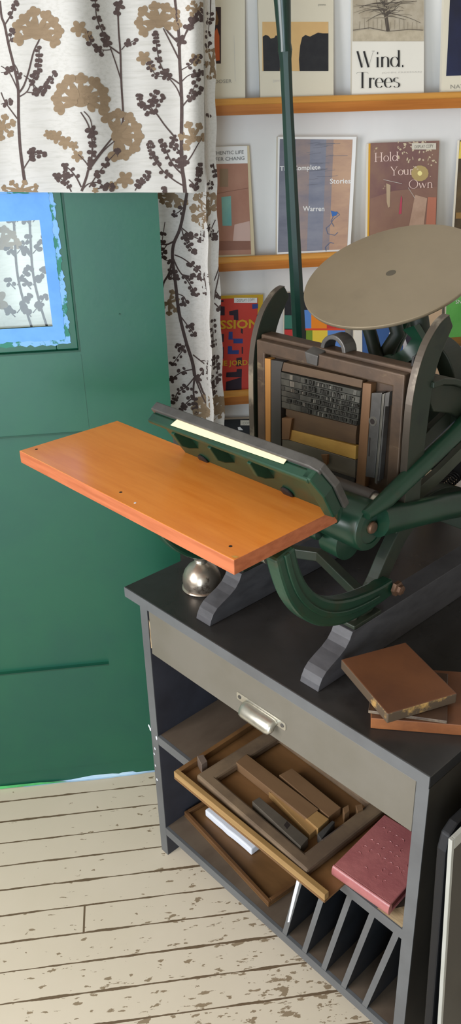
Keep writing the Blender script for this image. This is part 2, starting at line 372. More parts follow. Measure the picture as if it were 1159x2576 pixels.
q.poly([(p.x, YD-.001, max(p.z, .002)+.0) for p in pts]); sub(q, 'light_green_paint_edge', M_doorlt, door)
q = MB(); q.box((DX0+.002, YD+.003, .004), (DX1-.002, YD+.035, .0505)); sub(q, 'bottom_rail', M_door, door)
q = MB(); c = at(301, 790, YD); q.lathe((c.x, YD-.002, c.z), (0, 1, 0), [(.0012, 0), (.0016, .002)], 0, 10); sub(q, 'nail', M_doordk, door)

# ================================================================== CURTAINS
def ell(cx, cy, a, b, rot, n=14, ph=0):
    cr, sr = math.cos(rot), math.sin(rot)
    return [(cx+a*math.cos(t)*cr-b*math.sin(t)*sr, cy+a*math.cos(t)*sr+b*math.sin(t)*cr) for t in [2*math.pi*i/n+ph for i in range(n)]]
class Cloth:
    def __init__(s, fn, poly_ok): s.mb = MB(); s.fn = fn; s.ok = poly_ok; s.k = 0
    def shape(s, pts, mi):
        if not all(s.ok(*p) for p in pts):
            if not any(s.ok(*p) for p in pts): return
            pts = [s.clamp(*p) for p in pts]
        s.k += 1; off = .0006+(s.k % 17)*.00002
        cx = sum(p[0] for p in pts)/len(pts); cy = sum(p[1] for p in pts)/len(pts)
        vs = [s.fn(cx, cy, off)]+[s.fn(x, y, off) for x, y in pts]; n = len(pts)
        s.mb.add(vs, [(0, 1+i, 1+(i+1) % n) for i in range(n)], mi)
    def stem(s, pts, w0, w1, mi=2):
        P_ = [Vector((a, b, 0)) for a, b in pts]; seg = []
        for i in range(len(P_)-1):                       # Catmull-Rom smoothing
            p0 = P_[max(i-1, 0)]; p1 = P_[i]; p2 = P_[i+1]; p3 = P_[min(i+2, len(P_)-1)]
            for k in range(5):
                t = k/5; seg.append(.5*((2*p1)+(p2-p0)*t+(2*p0-5*p1+4*p2-p3)*t*t+(3*p1-p0-3*p2+p3)*t**3))
        seg.append(P_[-1]); n = len(seg)
        for i in range(n-1):
            a, b = seg[i], seg[i+1]
            if (b-a).length < .01: continue
            nn = Vector((-(b-a).y, (b-a).x, 0)).normalized(); wa = w0+(w1-w0)*i/n; wb = w0+(w1-w0)*(i+1)/n
            b2 = b+(b-a).normalized()*.6
            s.shape([(a.x+nn.x*wa, a.y+nn.y*wa), (b2.x+nn.x*wb, b2.y+nn.y*wb), (b2.x-nn.x*wb, b2.y-nn.y*wb), (a.x-nn.x*wa, a.y-nn.y*wa)], mi)
        return seg
    def berries(s, seg, start=.35, step=11, r=5.2, mi=2):
        L = 0; side = 1; total = sum((seg[i+1]-seg[i]).length for i in range(len(seg)-1)); nxt = total*start
        for i in range(len(seg)-1):
            d = seg[i+1]-seg[i]; L += d.length
            while L >= nxt:
                nn = Vector((-d.y, d.x, 0)).normalized(); o = random.uniform(3.5, 7)*side; rr = r*random.uniform(.75, 1.15)
                c = seg[i+1]+nn*o; s.shape(ell(c.x, c.y, rr*1.15, rr*.95, random.uniform(0, 3)), mi)
                if random.random() < .45:
                    c2 = seg[i+1]-nn*o*.8; s.shape(ell(c2.x, c2.y, rr, rr*.85, random.uniform(0, 3)), mi)
                side = -side; nxt += step*random.uniform(.6, 1.1)
        e = seg[-1]; s.shape(ell(e.x, e.y, r*1.2, r, 0), mi)
    def flower(s, cx, cy, w, h, base, n=9, mi=1):        # fan of notched petals growing from base=(x,y)
        a0 = math.atan2((cy-base[1])/h, (cx-base[0])/w); m = min(w, h); n = max(5, int(n*.9))
        ox, oy = cx-math.cos(a0)*w*.12, cy-math.sin(a0)*h*.12
        for i in range(n):
            t = -1+2*i/(n-1); a = a0+t*1.95+random.uniform(-.08, .08); k = random.uniform(.86, 1.0)
            ex = ox+w*.5*k*math.cos(a)*(1-.10*abs(t)); ey = oy+h*.5*k*math.sin(a)*(1-.10*abs(t)); pw = m*.078+1.2
            dx, dy = ex-ox, ey-oy; l = math.hypot(dx, dy); dr = math.atan2(dy, dx); sx, sy = ox+dx*.12, oy+dy*.12
            s.shape(ell((ex+sx)/2, (ey+sy)/2, l*.42, pw*.8, dr+random.uniform(-.05, .05)), mi)
            for q_ in (-1, 0, 1):
                s.shape(ell(ex+math.cos(dr+q_*1.25)*pw*.9, ey+math.sin(dr+q_*1.25)*pw*.9, pw*1.15, pw*.95, dr+q_*.9), mi)
            if i % 2 == 0: s.shape(ell(ox+dx*.55-dy/l*pw, oy+dy*.55+dx/l*pw, pw*1.2, pw*.8, dr+.5), mi)
        s.shape(ell(ox, oy, w*.16, h*.15, 0), mi)
    def leaf(s, cx, cy, r, mi=1, n=5):
        for i in range(n):
            a = i*2*math.pi/n+.4; s.shape(ell(cx+math.cos(a)*r*.6, cy+math.sin(a)*r*.6, r*.48, r*.36, a), mi)
        s.shape(ell(cx, cy, r*.45, r*.4, 0), mi)

STEMS = [  # main stems (points in the photograph's frame), half widths
 ([(-2, 0), (2, 40), (10, 62), (20, 110), (35, 170), (45, 222), (46, 300), (50, 370), (57, 425), (62, 458)], 2.6, 4, None),
 ([(46, 235), (60, 215), (72, 180), (85, 130), (100, 98), (112, 60)], 2.4, 1.6, None),
 ([(30, 155), (42, 172), (48, 195)], 1.2, 1.2, .6), ([(10, 62), (28, 35), (40, 5)], 2, 1.5, .3), ([(20, 110), (28, 88), (32, 75)], 1, 1, .3),
 ([(49, 243), (68, 230), (80, 205), (95, 175), (99, 120)], 1.6, 1.2, .35), ([(68, 232), (100, 232), (122, 210), (137, 182)], 1.4, 1, .4),
 ([(60, 190), (78, 205), (92, 238)], 1.2, 1, .5), ([(80, 205), (92, 222), (110, 232)], 1.2, 1, .5),
 ([(0, 165), (22, 182), (44, 225)], 1, 1.6, None), ([(0, 182), (12, 180), (28, 170)], 1, 1, .3), ([(0, 232), (12, 258), (42, 298)], 1.4, 1.6, None), ([(0, 262), (14, 258), (26, 255)], 1, 1, .2),
 ([(58, 427), (72, 405), (86, 390), (112, 386)], 1.6, 1, .45), ([(72, 406), (78, 385), (84, 375)], 1, 1, .3), ([(88, 392), (84, 402)], 1, 1, .2),
 ([(297, 28), (299, 80), (303, 130), (305, 200), (310, 290), (306, 318)], 2, 2.6, None),
 ([(302, 134), (285, 122), (268, 108), (258, 80), (244, 45), (240, 0)], 2, 1.2, .22), ([(306, 205), (292, 160), (278, 120)], 1.6, 1.4, None),
 ([(306, 124), (318, 110), (330, 104), (343, 99)], 1.2, 1, .35), ([(280, 124), (262, 126), (240, 122), (228, 105), (222, 85)], 1.4, 1, .3), ([(298, 40), (292, 20), (302, 5)], 2.5, 2, .1), ([(262, 125), (256, 138)], 1, 1, .5),
 ([(204, 282), (222, 312), (232, 350), (232, 390), (226, 422)], 1.4, 2.4, .3), ([(212, 280), (228, 300), (234, 335)], 1.2, 1.4, None),
 ([(206, 480), (218, 445), (226, 420), (252, 385), (284, 345), (305, 318)], 3.2, 1.8, None), ([(230, 420), (262, 378), (292, 352)], 1.6, 1.4, None), ([(226, 420), (212, 402), (198, 388)], 1.6, 1.2, None),
 ([(205, 470), (192, 445), (176, 426), (160, 415)], 1.8, 1.2, .35), ([(225, 470), (244, 440), (268, 410), (298, 378)], 1.8, 1.2, .25), ([(206, 478), (222, 462), (244, 458), (266, 470)], 1.6, 1, .5),
 ([(180, 482), (168, 460), (150, 448), (138, 440)], 1.6, 1, .2), ([(165, 450), (168, 432), (172, 440)], 1, 1, .2), ([(340, 480), (352, 460), (368, 448), (375, 435)], 1.4, 1.2, .15), ([(240, 476), (262, 470), (285, 470)], 1.6, 1.2, .5),
 ([(441, -2), (446, 40), (451, 90), (453, 160), (456, 210), (458, 270), (457, 340), (458, 414), (463, 455), (466, 486)], 3.0, 5.0, None),
 ([(458, 270), (474, 250), (492, 236), (510, 222)], 1.8, 1.2, .3), ([(480, 246), (490, 215), (498, 190)], 1.2, 1, .1),
 ([(456, 213), (438, 200), (420, 188), (404, 160), (396, 122), (392, 80)], 2, 1.2, .2), ([(457, 250), (446, 222), (428, 198)], 1.6, 1.4, None), ([(412, 192), (395, 190), (384, 175), (376, 158)], 1.2, 1, .3),
 ([(440, 345), (415, 315), (390, 282), (362, 268), (352, 255), (352, 240)], 2, 1.2, .55), ([(390, 282), (378, 262), (392, 230)], 1.2, 1, .3), ([(378, 285), (370, 288)], 1, 1, .5), ([(392, 278), (398, 255), (412, 246)], 1.2, 1, .3),
 ([(460, 440), (440, 420), (425, 395), (412, 365), (404, 355)], 2, 1.2, .25), ([(466, 470), (440, 455), (410, 430), (385, 395), (378, 358)], 1.8, 1.2, .25),
 ([(462, 420), (480, 395), (498, 365), (512, 345)], 1.8, 1.2, None), ([(458, 400), (445, 372), (432, 362)], 1.5, 1.2, .3), ([(448, 105), (425, 80), (408, 55)], 2.6, 1.5, None), ([(452, 150), (430, 105), (412, 70)], 2, 1.5, None),
 ([(458, 110), (478, 60), (508, 30), (520, 20)], 2, 1.2, .3), ([(462, 95), (490, 50), (515, 45)], 1.6, 1, .35), ([(457, 206), (474, 190), (500, 182), (512, 180)], 1.4, 1, .5), ([(458, 175), (480, 162), (505, 140)], 1.4, 1, .3),
 ([(492, 470), (500, 448), (505, 415)], 1.6, 1.2, .3), ([(475, 452), (486, 462), (496, 474)], 1.4, 1.2, .4), ([(410, 484), (414, 474)], 2, 2, 0),
]
FLOWERS = [(96, 72, 112, 106, (88, 125), 9), (205, 240, 134, 112, (200, 300), 10), (309, 340, 106, 112, (262, 350), 9), (397, 45, 106, 92, (412, 100), 8), (10, 318, 60, 56, (-25, 330), 5),
           (50, 474, 92, 40, (55, 500), 7), (483, 340, 62, 72, (500, 385), 6), (495, 20, 50, 36, (512, 45), 5)]
LEAVES = [(200, 75, 20), (222, 92, 13), (315, 452, 21), (285, 468, 13), (362, 145, 18), (382, 170, 11), (492, 150, 16), (122, 338, 12), (142, 344, 17), (165, 358, 17), (186, 366, 12), (196, 392, 15), (240, 478, 8)]
YV = 1.652
def vfn(x, y, off):
    p = at(x, y, YV); f = .020*math.sin(p.x*24+.6+.6*math.sin(p.z*3))+.007*math.sin(p.x*55+1.1)
    k = min(max((x-470)/45, 0), 1)
    return (p.x, YV+f*(1-k)*min(1, .35+(483-y)/600)-off+.02*k*k, p.z)
VR = lambda y: 514+(y-0)*.008
class VC(Cloth):
    def clamp(s, x, y): return (min(x, VR(y)), min(y, 483.5+.0035*x))
vc = VC(vfn, lambda x, y: x <= VR(y) and y <= 483.5+.0035*x)
def grid(cl, xs, ys, xf, mi=0):
    vs = []; nx, ny = len(xs), len(ys)
    for y in ys:
        for x in xs: vs.append(cl.fn(*xf(x, y), 0))
    cl.mb.add(vs, [(j*nx+i, (j+1)*nx+i, (j+1)*nx+i+1, j*nx+i+1) for j in range(ny-1) for i in range(nx-1)], mi)
grid(vc, [-260+i*(774/110) for i in range(111)], [-160+i*(643.5/60) for i in range(61)], lambda x, y: ((x+260)/774*(VR(y)+260)-260, y+(.0035*x if y > 400 else 0)))
random.seed(11)
for pts, a, b, br in STEMS:
    sg = vc.stem(pts, a, b)
    if br is not None: vc.berries(sg, br)
for f in FLOWERS: vc.flower(*f[:5], n=f[5])
for l in LEAVES: vc.leaf(*l)
for k, (x, y) in enumerate(((300, 12), (455, 102), (268, 104), (418, 186), (232, 330), (462, 405), (455, 410), (385, 255), (438, 350))): vc.leaf(x, y, 15 if k < 7 else 11, 2, 4)
for sx in (-210, -120):                                        # the print carries on past the frame
    sg = vc.stem([(sx, -120), (sx+12, 60), (sx+5, 220), (sx+20, 400), (sx+14, 470)], 2.6, 3.5)
    for yy in (20, 150, 290): sb = vc.stem([(sx+8, yy+60), (sx+30, yy+30), (sx+50, yy)], 1.6, 1); vc.berries(sb, .3)
    vc.flower(sx+35, 370, 100, 90, (sx+20, 430), n=8)
# hem line stitched above the bottom
solo(vc.mb, 'curtain', [M_cloth, M_tan, M_brown], 'cream flowered curtain flap hanging down over the front of the green door', 'curtain', at(200, 483, YV), 'wall', smooth=40)

YC = 1.775
def cfn(x, y, off):
    p = at(x, y, YC); e = CE(y); h = e-31
    f = .014*math.sin(p.x*26+.4)+.005*math.sin(p.x*55+p.z*2)
    yy = YC+f
    if x > h-10: yy -= .016*math.exp(-((x-h)/9)**2)
    if x > h: yy -= .012
    return (p.x, yy-off, p.z)
def CE(y): return 538+(y*.010 if y < 480 else 4.8+(y-480)*.033)+2.0*math.sin(y*.045)
class CC(Cloth):
    def clamp(s, x, y): return (min(x, CE(y)), min(y, 1120))
cc = CC(cfn, lambda x, y: x <= CE(y) and y <= 1120)
grid(cc, [i for i in range(131)], [-170+i*12.9 for i in range(101)], lambda i, y: (-420+i/130*(CE(y)+420), y))
random.seed(5)
T8 = P((360, 450), .2934)
def t8(*l): return [T8(x, y) for x, y in l]
LST = [([(466, 480)]+t8((370, 130), (320, 410), (265, 560), (255, 690), (280, 900), (310, 1150), (370, 1400), (420, 1560), (440, 1680)), 3.6, 4.2, None),
 (t8((440, 1680), (480, 1740), (520, 1830), (600, 1890)), 3, 1.8, None), (t8((440, 1690), (510, 1860), (550, 1930)), 2, 1.4, None),
 (t8((340, 240), (310, 280), (262, 310)), 1.4, 1, .1), (t8((320, 410), (400, 470), (490, 515)), 1.6, 1.2, .3), (t8((330, 430), (360, 520), (440, 625)), 1.6, 1.2, .25), (t8((350, 500), (410, 480)), 1, 1, .1),
 (t8((265, 540), (210, 568), (150, 566)), 2.4, 1.6, None), (t8((210, 568), (180, 620), (175, 690), (235, 710)), 1.4, 1, .25), (t8((255, 700), (225, 820), (180, 900), (165, 1000)), 3, 2, None), (t8((235, 760), (250, 830), (235, 860)), 1, 1, .2),
 (t8((270, 655), (340, 680), (430, 740), (505, 810), (540, 960)), 1.6, 1.4, .3), (t8((262, 690), (310, 790), (380, 870), (450, 985)), 2, 1.4, .45), (t8((330, 820), (430, 830), (470, 825)), 1.3, 1.2, .5), (t8((262, 700), (280, 860), (300, 860)), 1.2, 1, .5),
 (t8((300, 990), (350, 1010), (365, 1060), (330, 1080)), 1.4, 1, .4), (t8((330, 1190), (385, 1260), (440, 1330)), 1.6, 1.2, .5), (t8((400, 1270), (420, 1240)), 1, 1, .3),
 (t8((370, 1400), (350, 1460), (310, 1520), (255, 1600)), 1.4, 1, .2), (t8((330, 1480), (300, 1430)), 1, 1, .2), (t8((425, 1500), (490, 1545), (540, 1580)), 1.8, 1.4, None), (t8((490, 1545), (560, 1530), (610, 1530)), 1.4, 1.2, .4),
 (t8((535, 1590), (570, 1700), (585, 1790)), 1.4, 1.2, .1), (t8((540, 1580), (490, 1660), (470, 1700)), 1.2, 1, .4), (t8((430, 1625), (340, 1660), (240, 1730)), 1.6, 1, .3), (t8((440, 1690), (370, 1790), (300, 1840), (262, 1930)), 1.6, 1.2, .35),
 (t8((440, 1690), (430, 1800), (440, 1900), (450, 2000)), 2.4, 2, .3), (t8((430, 1870), (380, 1920), (330, 1990)), 1.5, 1.2, .2), (t8((590, 1700), (640, 1690)), 1, 1, .2),
 (t8((610, 1470), (615, 1560), (630, 1640), (630, 1690)), 1, 1, .0), (t8((655, 715), (600, 850)), 1.8, 1.4, None), (t8((657, 745), (612, 930), (600, 1010)), 2, 1.4, None), (t8((605, 935), (640, 985), (648, 1000)), 1.6, 1.4, .6),
 (t8((598, 1040), (652, 1095)), 1.6, 1.4, .8), (t8((590, 1170), (585, 1280), (583, 1390)), 1.6, 1.4, .05), (t8((560, 370), (520, 420), (510, 470)), 1.4, 1.1, .2), (t8((610, 340), (570, 430), (600, 480)), 1.4, 1.1, .4), (t8((640, 430), (590, 500)), 1.4, 1.1, .4),
 ([(528, 0), (526, 60)], 1.5, 1, .4), ([(524, 60), (520, 90), (518, 120)], 1, 1, .3), ([(520, 285), (524, 292)], 1, 1, 0), ([(533, 410), (540, 440)], 2, 1, .1), ([(524, 450), (528, 470)], 1.4, 1, .2), ([(398, 930), (392, 955)], 2, 1, 0), ([(416, 560), (404, 640)], 1, 1, .2)]
for pts, a, b, br in LST:
    sg = cc.stem(pts, a, b)
    if br is not None: cc.berries(sg, br, r=4.6, step=10)
for fx in ((430, 498, 72, 50, (470, 480), 8), (512, 520, 66, 84, (545, 560), 8), (431, 768, 40, 60, (410, 740), 6), (524, 1022, 86, 76, (560, 1060), 9), (556, 1010, 30, 60, (565, 1050), 5), (527, 162, 40, 80, (545, 160), 6), (545, 1085, 40, 30, (560, 1090), 5)): cc.flower(*fx[:5], n=fx[5])
# print seen through the door's window
for sx in (-60, 30, 70):
    sg = cc.stem([(sx, 460), (sx+6, 600), (sx+14, 700), (sx+40, 800), (sx+70, 880)], 3, 3)
    for yy in (560, 640, 720, 790): sb = cc.stem([(sx+12, yy), (sx+28, yy-20), (sx+44, yy-44)], 1.4, 1.2); cc.berries(sb, .3, r=6); sb = cc.stem([(sx+8, yy+10), (sx-14, yy-14)], 1.4, 1.2); cc.berries(sb, .3, r=6)
cc.flower(0, 610, 80, 80, (20, 650), n=8); cc.leaf(-10, 760, 30)
solo(cc.mb, 'curtain', [M_cloth, M_tan, M_brown], 'long cream curtain with brown berry stems hanging behind the right edge of the green door', 'curtain', at(480, 1100, YC), 'wall', smooth=50)

# paper and tape strip on the floor under the door
q = MB()
tp = [(60, 1980), (160, 1968), (300, 1955), (400, 1941), (400, 1920), (372, 1915), (335, 1918), (300, 1935), (272, 1937), (230, 1945), (160, 1960), (110, 1972), (60, 1978)]
vs = []
up = [(60, 1977), (110, 1971), (160, 1960), (230, 1945), (272, 1939), (300, 1933), (335, 1919), (372, 1915), (420, 1913)]
lo = [(60, 1980), (110, 1975), (160, 1969), (230, 1963), (272, 1958), (300, 1954), (335, 1950), (372, 1944), (420, 1938)]
for (a, b), (c, e) in zip(up, lo):
    g = hit((c, e), CZ, .0008); t = hit((a, b), Vector((0, 1, 0)), g.y+.010); vs += [g, Vector((g.x, g.y+.005, .001)), t+Vector((0, 0, 0)), t+Vector((0, .0008, 0))]
n = len(up); q.add(vs, [(4*i+j, 4*i+4+j, 4*i+5+j, 4*i+1+j) for i in range(n-1) for j in range(3)])
solo(q, 'masking_paper', mat('pale_blue_masking_paper', (190, 214, 228), (165, 195, 225), 12, .6), 'pale blue crumpled masking paper strip along the foot of the green door', 'masking paper', hit((270, 1960), CZ, 0), 'wall')

# ================================================================== LEDGES AND BOOKS
YL = 1.85
def ledge(z0, z1, label):
    q = MB(); za = z0+(z1-z0)*.60
    prof = [(YL, z0), (YL, za), (YL+.003, za+.0015), (YL+.006, z1-.002), (YL+.009, z1), (YL+.013, z1), (YL+.013, z0+.012), (1.899, z0+.012), (1.899, z0)]
    q.prism([(.13, y, z) for y, z in prof], (1.72, 0, 0), 0)
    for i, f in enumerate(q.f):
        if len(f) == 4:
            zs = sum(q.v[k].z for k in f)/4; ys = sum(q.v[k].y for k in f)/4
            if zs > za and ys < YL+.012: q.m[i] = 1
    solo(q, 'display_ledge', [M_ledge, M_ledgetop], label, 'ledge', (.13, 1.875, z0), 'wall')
ledge(1.582, 1.613, 'honey pine book ledge on the white wall, topmost, under the cover reading Wind, Trees')
ledge(1.272, 1.301, 'honey pine book ledge on the white wall under the cover reading Hold Your Own')
ledge(.963, .995, 'honey pine book ledge on the white wall, lowest, under the red cover with yellow letters')
ledge(.640, .672, 'honey pine book ledge on the white wall hidden low behind the printing press')

# ---- a small stroke alphabet for the serif covers
def arc(cx, cy, rx, ry, a0, a1, n=14): return [(cx+rx*math.cos(a0+(a1-a0)*i/n), cy+ry*math.sin(a0+(a1-a0)*i/n)) for i in range(n+1)]
R_ = math.radians
GL = {  # glyph: (advance, [(points, kind)])  T thick, t thin, v varies with direction
 'W': (1.02, [([(.02, 1), (.27, 0)], 'T'), ([(.27, 0), (.46, .98)], 't'), ([(.38, 1), (.64, 0)], 'T'), ([(.64, 0), (.90, 1)], 't'), ([(-.04, 1), (.10, 1)], 't'), ([(.82, 1), (.98, 1)], 't')]),
 'i': (.27, [([(.12, 0), (.12, .62)], 'T'), ([(.09, .86), (.15, .86)], 'T'), ([(.03, .60), (.12, .62)], 't'), ([(.02, 0), (.22, 0)], 't')]),
 'n': (.56, [([(.10, 0), (.10, .64)], 'T'), ([(.10, .50)]+arc(.28, .44, .16, .20, R_(150), R_(0))+[(.44, 0)], 'v'), ([(.0, 0), (.19, 0)], 't'), ([(.36, 0), (.53, 0)], 't')]),
 'd': (.60, [(arc(.24, .31, .21, .31, R_(20), R_(340), 20), 'v'), ([(.47, 1.02), (.47, 0)], 'T'), ([(.38, 1), (.47, 1.02)], 't'), ([(.47, 0), (.57, 0)], 't')]),
 '.': (.2, [([(.05, .04), (.12, .04)], 'T')]), ',': (.2, [([(.05, .04), (.12, .04)], 'T')]),
 'T': (.62, [([(.32, 1), (.32, 0)], 'T'), ([(0, .90), (.04, 1), (.60, 1), (.64, .90)], 't'), ([(.22, 0), (.42, 0)], 't')]),
 'r': (.40, [([(.12, 0), (.12, .64)], 'T'), ([(.12, .46), (.20, .60), (.32, .62)], 'v'), ([(.30, .58), (.36, .58)], 'T'), ([(.03, 0), (.22, 0)], 't')]),
 'e': (.50, [(arc(.23, .31, .20, .31, R_(5), R_(320), 18), 'v'), ([(.04, .33), (.43, .33)], 't')]),
 's': (.40, [(arc(.18, .47, .14, .15, R_(40), R_(220), 10)+arc(.18, .16, .16, .16, R_(60), R_(-150), 12), 'v')]),
 'H': (.82, [([(.12, 0), (.12, 1)], 'T'), ([(.64, 0), (.64, 1)], 'T'), ([(.12, .52), (.64, .52)], 't'), ([(0, 0), (.24, 0)], 't'), ([(0, 1), (.24, 1)], 't'), ([(.52, 0), (.76, 0)], 't'), ([(.52, 1), (.76, 1)], 't')]),
 'o': (.52, [(arc(.25, .31, .22, .31, 0, R_(360), 22), 'v')]),
 'l': (.28, [([(.13, 0), (.13, 1.04)], 'T'), ([(.03, 0), (.24, 0)], 't'), ([(.04, 1), (.13, 1.04)], 't')]),
 'Y': (.76, [([(.08, 1), (.36, .48)], 'T'), ([(.36, .48), (.64, 1)], 't'), ([(.36, .5), (.36, 0)], 'T'), ([(.24, 0), (.48, 0)], 't'), ([(0, 1), (.18, 1)], 't'), ([(.54, 1), (.72, 1)], 't')]),
 'u': (.58, [([(.10, .62), (.10, .2)]+arc(.26, .2, .16, .19, R_(180), R_(340), 8), 'v'), ([(.44, .62), (.44, 0)], 'T'), ([(.0, .61), (.10, .62)], 't'), ([(.35, .61), (.44, .62)], 't')]),
 'O': (.92, [(arc(.42, .5, .40, .52, 0, R_(360), 28), 'v')]),
 'w': (.78, [([(.04, .62), (.20, 0)], 'T'), ([(.20, 0), (.36, .60)], 't'), ([(.34, .62), (.52, 0)], 'T'), ([(.52, 0), (.70, .62)], 't')])}
class Book:
    def __init__(s, corners, y0, y1, mats, floor=None):          # pixel corners TL, TR, BR, BL; plane leans from y0 (foot) to y1 (head)
        zb = at(*corners[3], y0).z; zt = at(*corners[0], y1).z
        sl = (y1-y0)/max(zt-zb, .05); s.n = Vector((0, 1, -sl)).normalized(); s.c = s.n.dot(Vector((0, y0, zb)))
        s.mb = MB(); s.mats = list(mats); s.k = 0
        s.q = [s.pt(*p) for p in corners]
        zl = s.q[3].z; floor = next(f for f in (1.5945, 1.2845, .9755, .6525) if f < zl+.03)
        for i, j in ((3, 0), (2, 1)): d_ = s.q[i]-s.q[j]; s.q[i] = s.q[j]+d_*((floor-s.q[j].z)/d_.z)
    def pt(s, x, y, off=0): return hit((x, y), s.n, s.c-off)
    def mi(s, m):
        if m not in s.mats: s.mats.append(m)
        return s.mats.index(m)
    def body(s, th=.012):
        s.mb.prism(s.q, s.n*th, 0, 1); return s
    def art(s, pts, m, lay=1): s.k += 1; s.mb.poly([s.pt(x, y, .0004*lay+.000004*s.k) for x, y in pts], s.mi(m)); return s
    def rect(s, x0, y0, x1, y1, m, lay=1): return s.art([(x0, y0), (x1, y0), (x1, y1), (x0, y1)], m, lay)
    def line(s, pts, w, m, lay=2):
        if not isinstance(w, (list, tuple)): w = [w]*len(pts)
        for i in range(len(pts)-1):
            a, b = pts[i], pts[i+1]; dx, dy = b[0]-a[0], b[1]-a[1]; l = math.hypot(dx, dy) or 1; nx, ny = -dy/l, dx/l
            s.art([(a[0]+nx*w[i]/2, a[1]+ny*w[i]/2), (b[0]+nx*w[i+1]/2, b[1]+ny*w[i+1]/2), (b[0]-nx*w[i+1]/2, b[1]-ny*w[i+1]/2), (a[0]-nx*w[i]/2, a[1]-ny*w[i]/2)], m, lay)
    def serif(s, txt, x0, y0, x1, y1, cap, m, thick, thin):
        tot = sum(GL[c][0] for c in txt); sc = (x1-x0)/tot; x = 0
        for c in txt:
            adv, st = GL[c]
            for pts, kind in st:
                pp = []; ws = []
                for i, (a, b) in enumerate(pts):
                    px = (x+a)*sc; pp.append((x0+px, y0+(y1-y0)*px/(x1-x0)-b*cap))
                for i in range(len(pp)):
                    a, b = pp[max(i-1, 0)], pp[min(i+1, len(pp)-1)]; l = math.hypot(b[0]-a[0], b[1]-a[1]) or 1
                    f = abs(b[1]-a[1])/l; ws.append(thick if kind == 'T' else thin if kind == 't' else thin+(thick-thin)*f**2)
                if c in '.,' or (c == 'i' and abs(pts[0][1]-.86) < .01): ws = [thick*1.2]*len(pp)
                s.line(pp, ws, m, 2)
            x += adv
    def text(s, txt, x0, y0, x1, y1, h, m, bold=0, lay=2):   # sans lettering; baseline (x0,y0)-(x1,y1), cap height h
        c = bpy.data.curves.new('t', 'FONT'); c.body = txt; c.offset = bold; c.resolution_u = 2
        o = bpy.data.objects.new('t', c); COL.objects.link(o); bpy.context.view_layer.update()
        me = bpy.data.meshes.new_from_object(o.evaluated_get(bpy.context.evaluated_depsgraph_get()))
        bpy.data.objects.remove(o); bpy.data.curves.remove(c)
        if len(me.vertices):
            xs = [v.co.x for v in me.vertices]; a, b = min(xs), max(xs); cap = .70
            vs = []
            for v in me.vertices:
                t = (v.co.x-a)/(b-a); vs.append(s.pt(x0+(x1-x0)*t, y0+(y1-y0)*t-v.co.y/cap*h, .0004*lay+.00003))
            s.mb.add(vs, [list(p.vertices) for p in me.polygons], s.mi(m))
        bpy.data.meshes.remove(me)
    def done(s, label):
        b = (s.q[2]+s.q[3])/2; return solo(s.mb, 'book', s.mats, label, 'book', b, 'wall', 'books faced out on the ledges')
F_cream = flat('cream_cover', (226, 217, 196)); F_creamw = flat('warm_white_cover', (236, 230, 218)); F_ink = flat('black_ink', (34, 32, 34)); F_inkg = flat('grey_ink', (150, 145, 135)); F_pale = flat('pale_grey_ink', (210, 204, 196))
F_white = flat('white_print', (240, 238, 236)); F_blackp = flat('black_print', (30, 30, 36), (40, 40, 44), scale=60)
# top ledge
b = Book([(470, -40), (616, -40), (617, 246), (470, 247)], 1.868, 1.886, [F_cream, M_bookpage]).body()
b.rect(500, 18, 556, 160, flat('dark_brown_print', (52, 30, 26))); b.art([(520, 110), (546, 70), (552, 90), (553, 152), (520, 156)], flat('orange_print', (196, 92, 40)), 2); b.art([(530, 30), (545, 28), (550, 50), (548, 62), (532, 66)], flat('ochre_print', (120, 84, 44)), 2)
b.line([(589, 90), (592, 205)], 1, F_pale); b.text('KOOSER', 530, 210, 583, 208, 9, F_inkg)
b.done('cream book half behind the curtain edge with a dark and orange picture, top ledge')
b = Book([(648, -45), (839, -45), (839, 243), (655, 245)], 1.868, 1.886, [F_cream, M_bookpage]).body()
b.rect(660, 55, 826, 179, flat('dusk_orange_print', (226, 188, 128), (214, 172, 118), scale=6))
b.art([(661, 92), (668, 88), (675, 90), (681, 97), (690, 95), (694, 89), (703, 92), (706, 110), (704, 179), (663, 179)], F_blackp, 2)
b.art([(754, 179), (752, 150), (755, 115), (760, 94), (768, 88), (780, 92), (792, 86), (800, 82), (812, 84), (826, 84), (826, 179)], F_blackp, 2)
b.text('poems', 801, 14, 819, 14, 6, F_inkg); b.text('Jenn', 687, 206, 705, 205, 7, F_pale)
b.done('cream poetry book with black shapes on orange dusk behind the press lever')
b = Book([(887, -52), (1067, -52), (1066, 236), (885, 239)], 1.868, 1.886, [F_creamw, M_bookpage]).body()
F_sep = flat('sepia_print', (188, 176, 156), (170, 156, 134), scale=40); F_sepd = flat('dark_sepia_print', (84, 74, 66)); F_sepm = flat('mid_sepia_print', (140, 128, 110))
b.rect(887, -50, 1066, 104, F_sep)
b.art([(887, 80), (920, 74), (980, 78), (1030, 72), (1066, 76), (1066, 103), (887, 104)], flat('pale_sepia_print', (198, 184, 160), (180, 166, 142), scale=60), 2)
random.seed(3)
b.line([(976, 78), (972, 50), (968, 25), (970, 0), (972, -30)], [9, 8, 10, 8, 6], F_sepd, 3)
for k in range(46):
    a = random.uniform(-.25, math.pi+.25); x, y = 970+random.uniform(-4, 4), random.uniform(0, 45); pts = [(x, y)]; l = random.uniform(9, 20)
    for j in range(5):
        a += random.uniform(-.28, .28); x += math.cos(a)*l; y -= math.sin(a)*l*.55-(.9*j if abs(math.cos(a)) > .7 else 0); pts.append((min(max(x, 890), 1063), min(y, 86)))
    b.line(pts, [2.6, 2.0, 1.5, 1.1, .9, .7], F_sepd if k % 3 else F_sepm, 3)
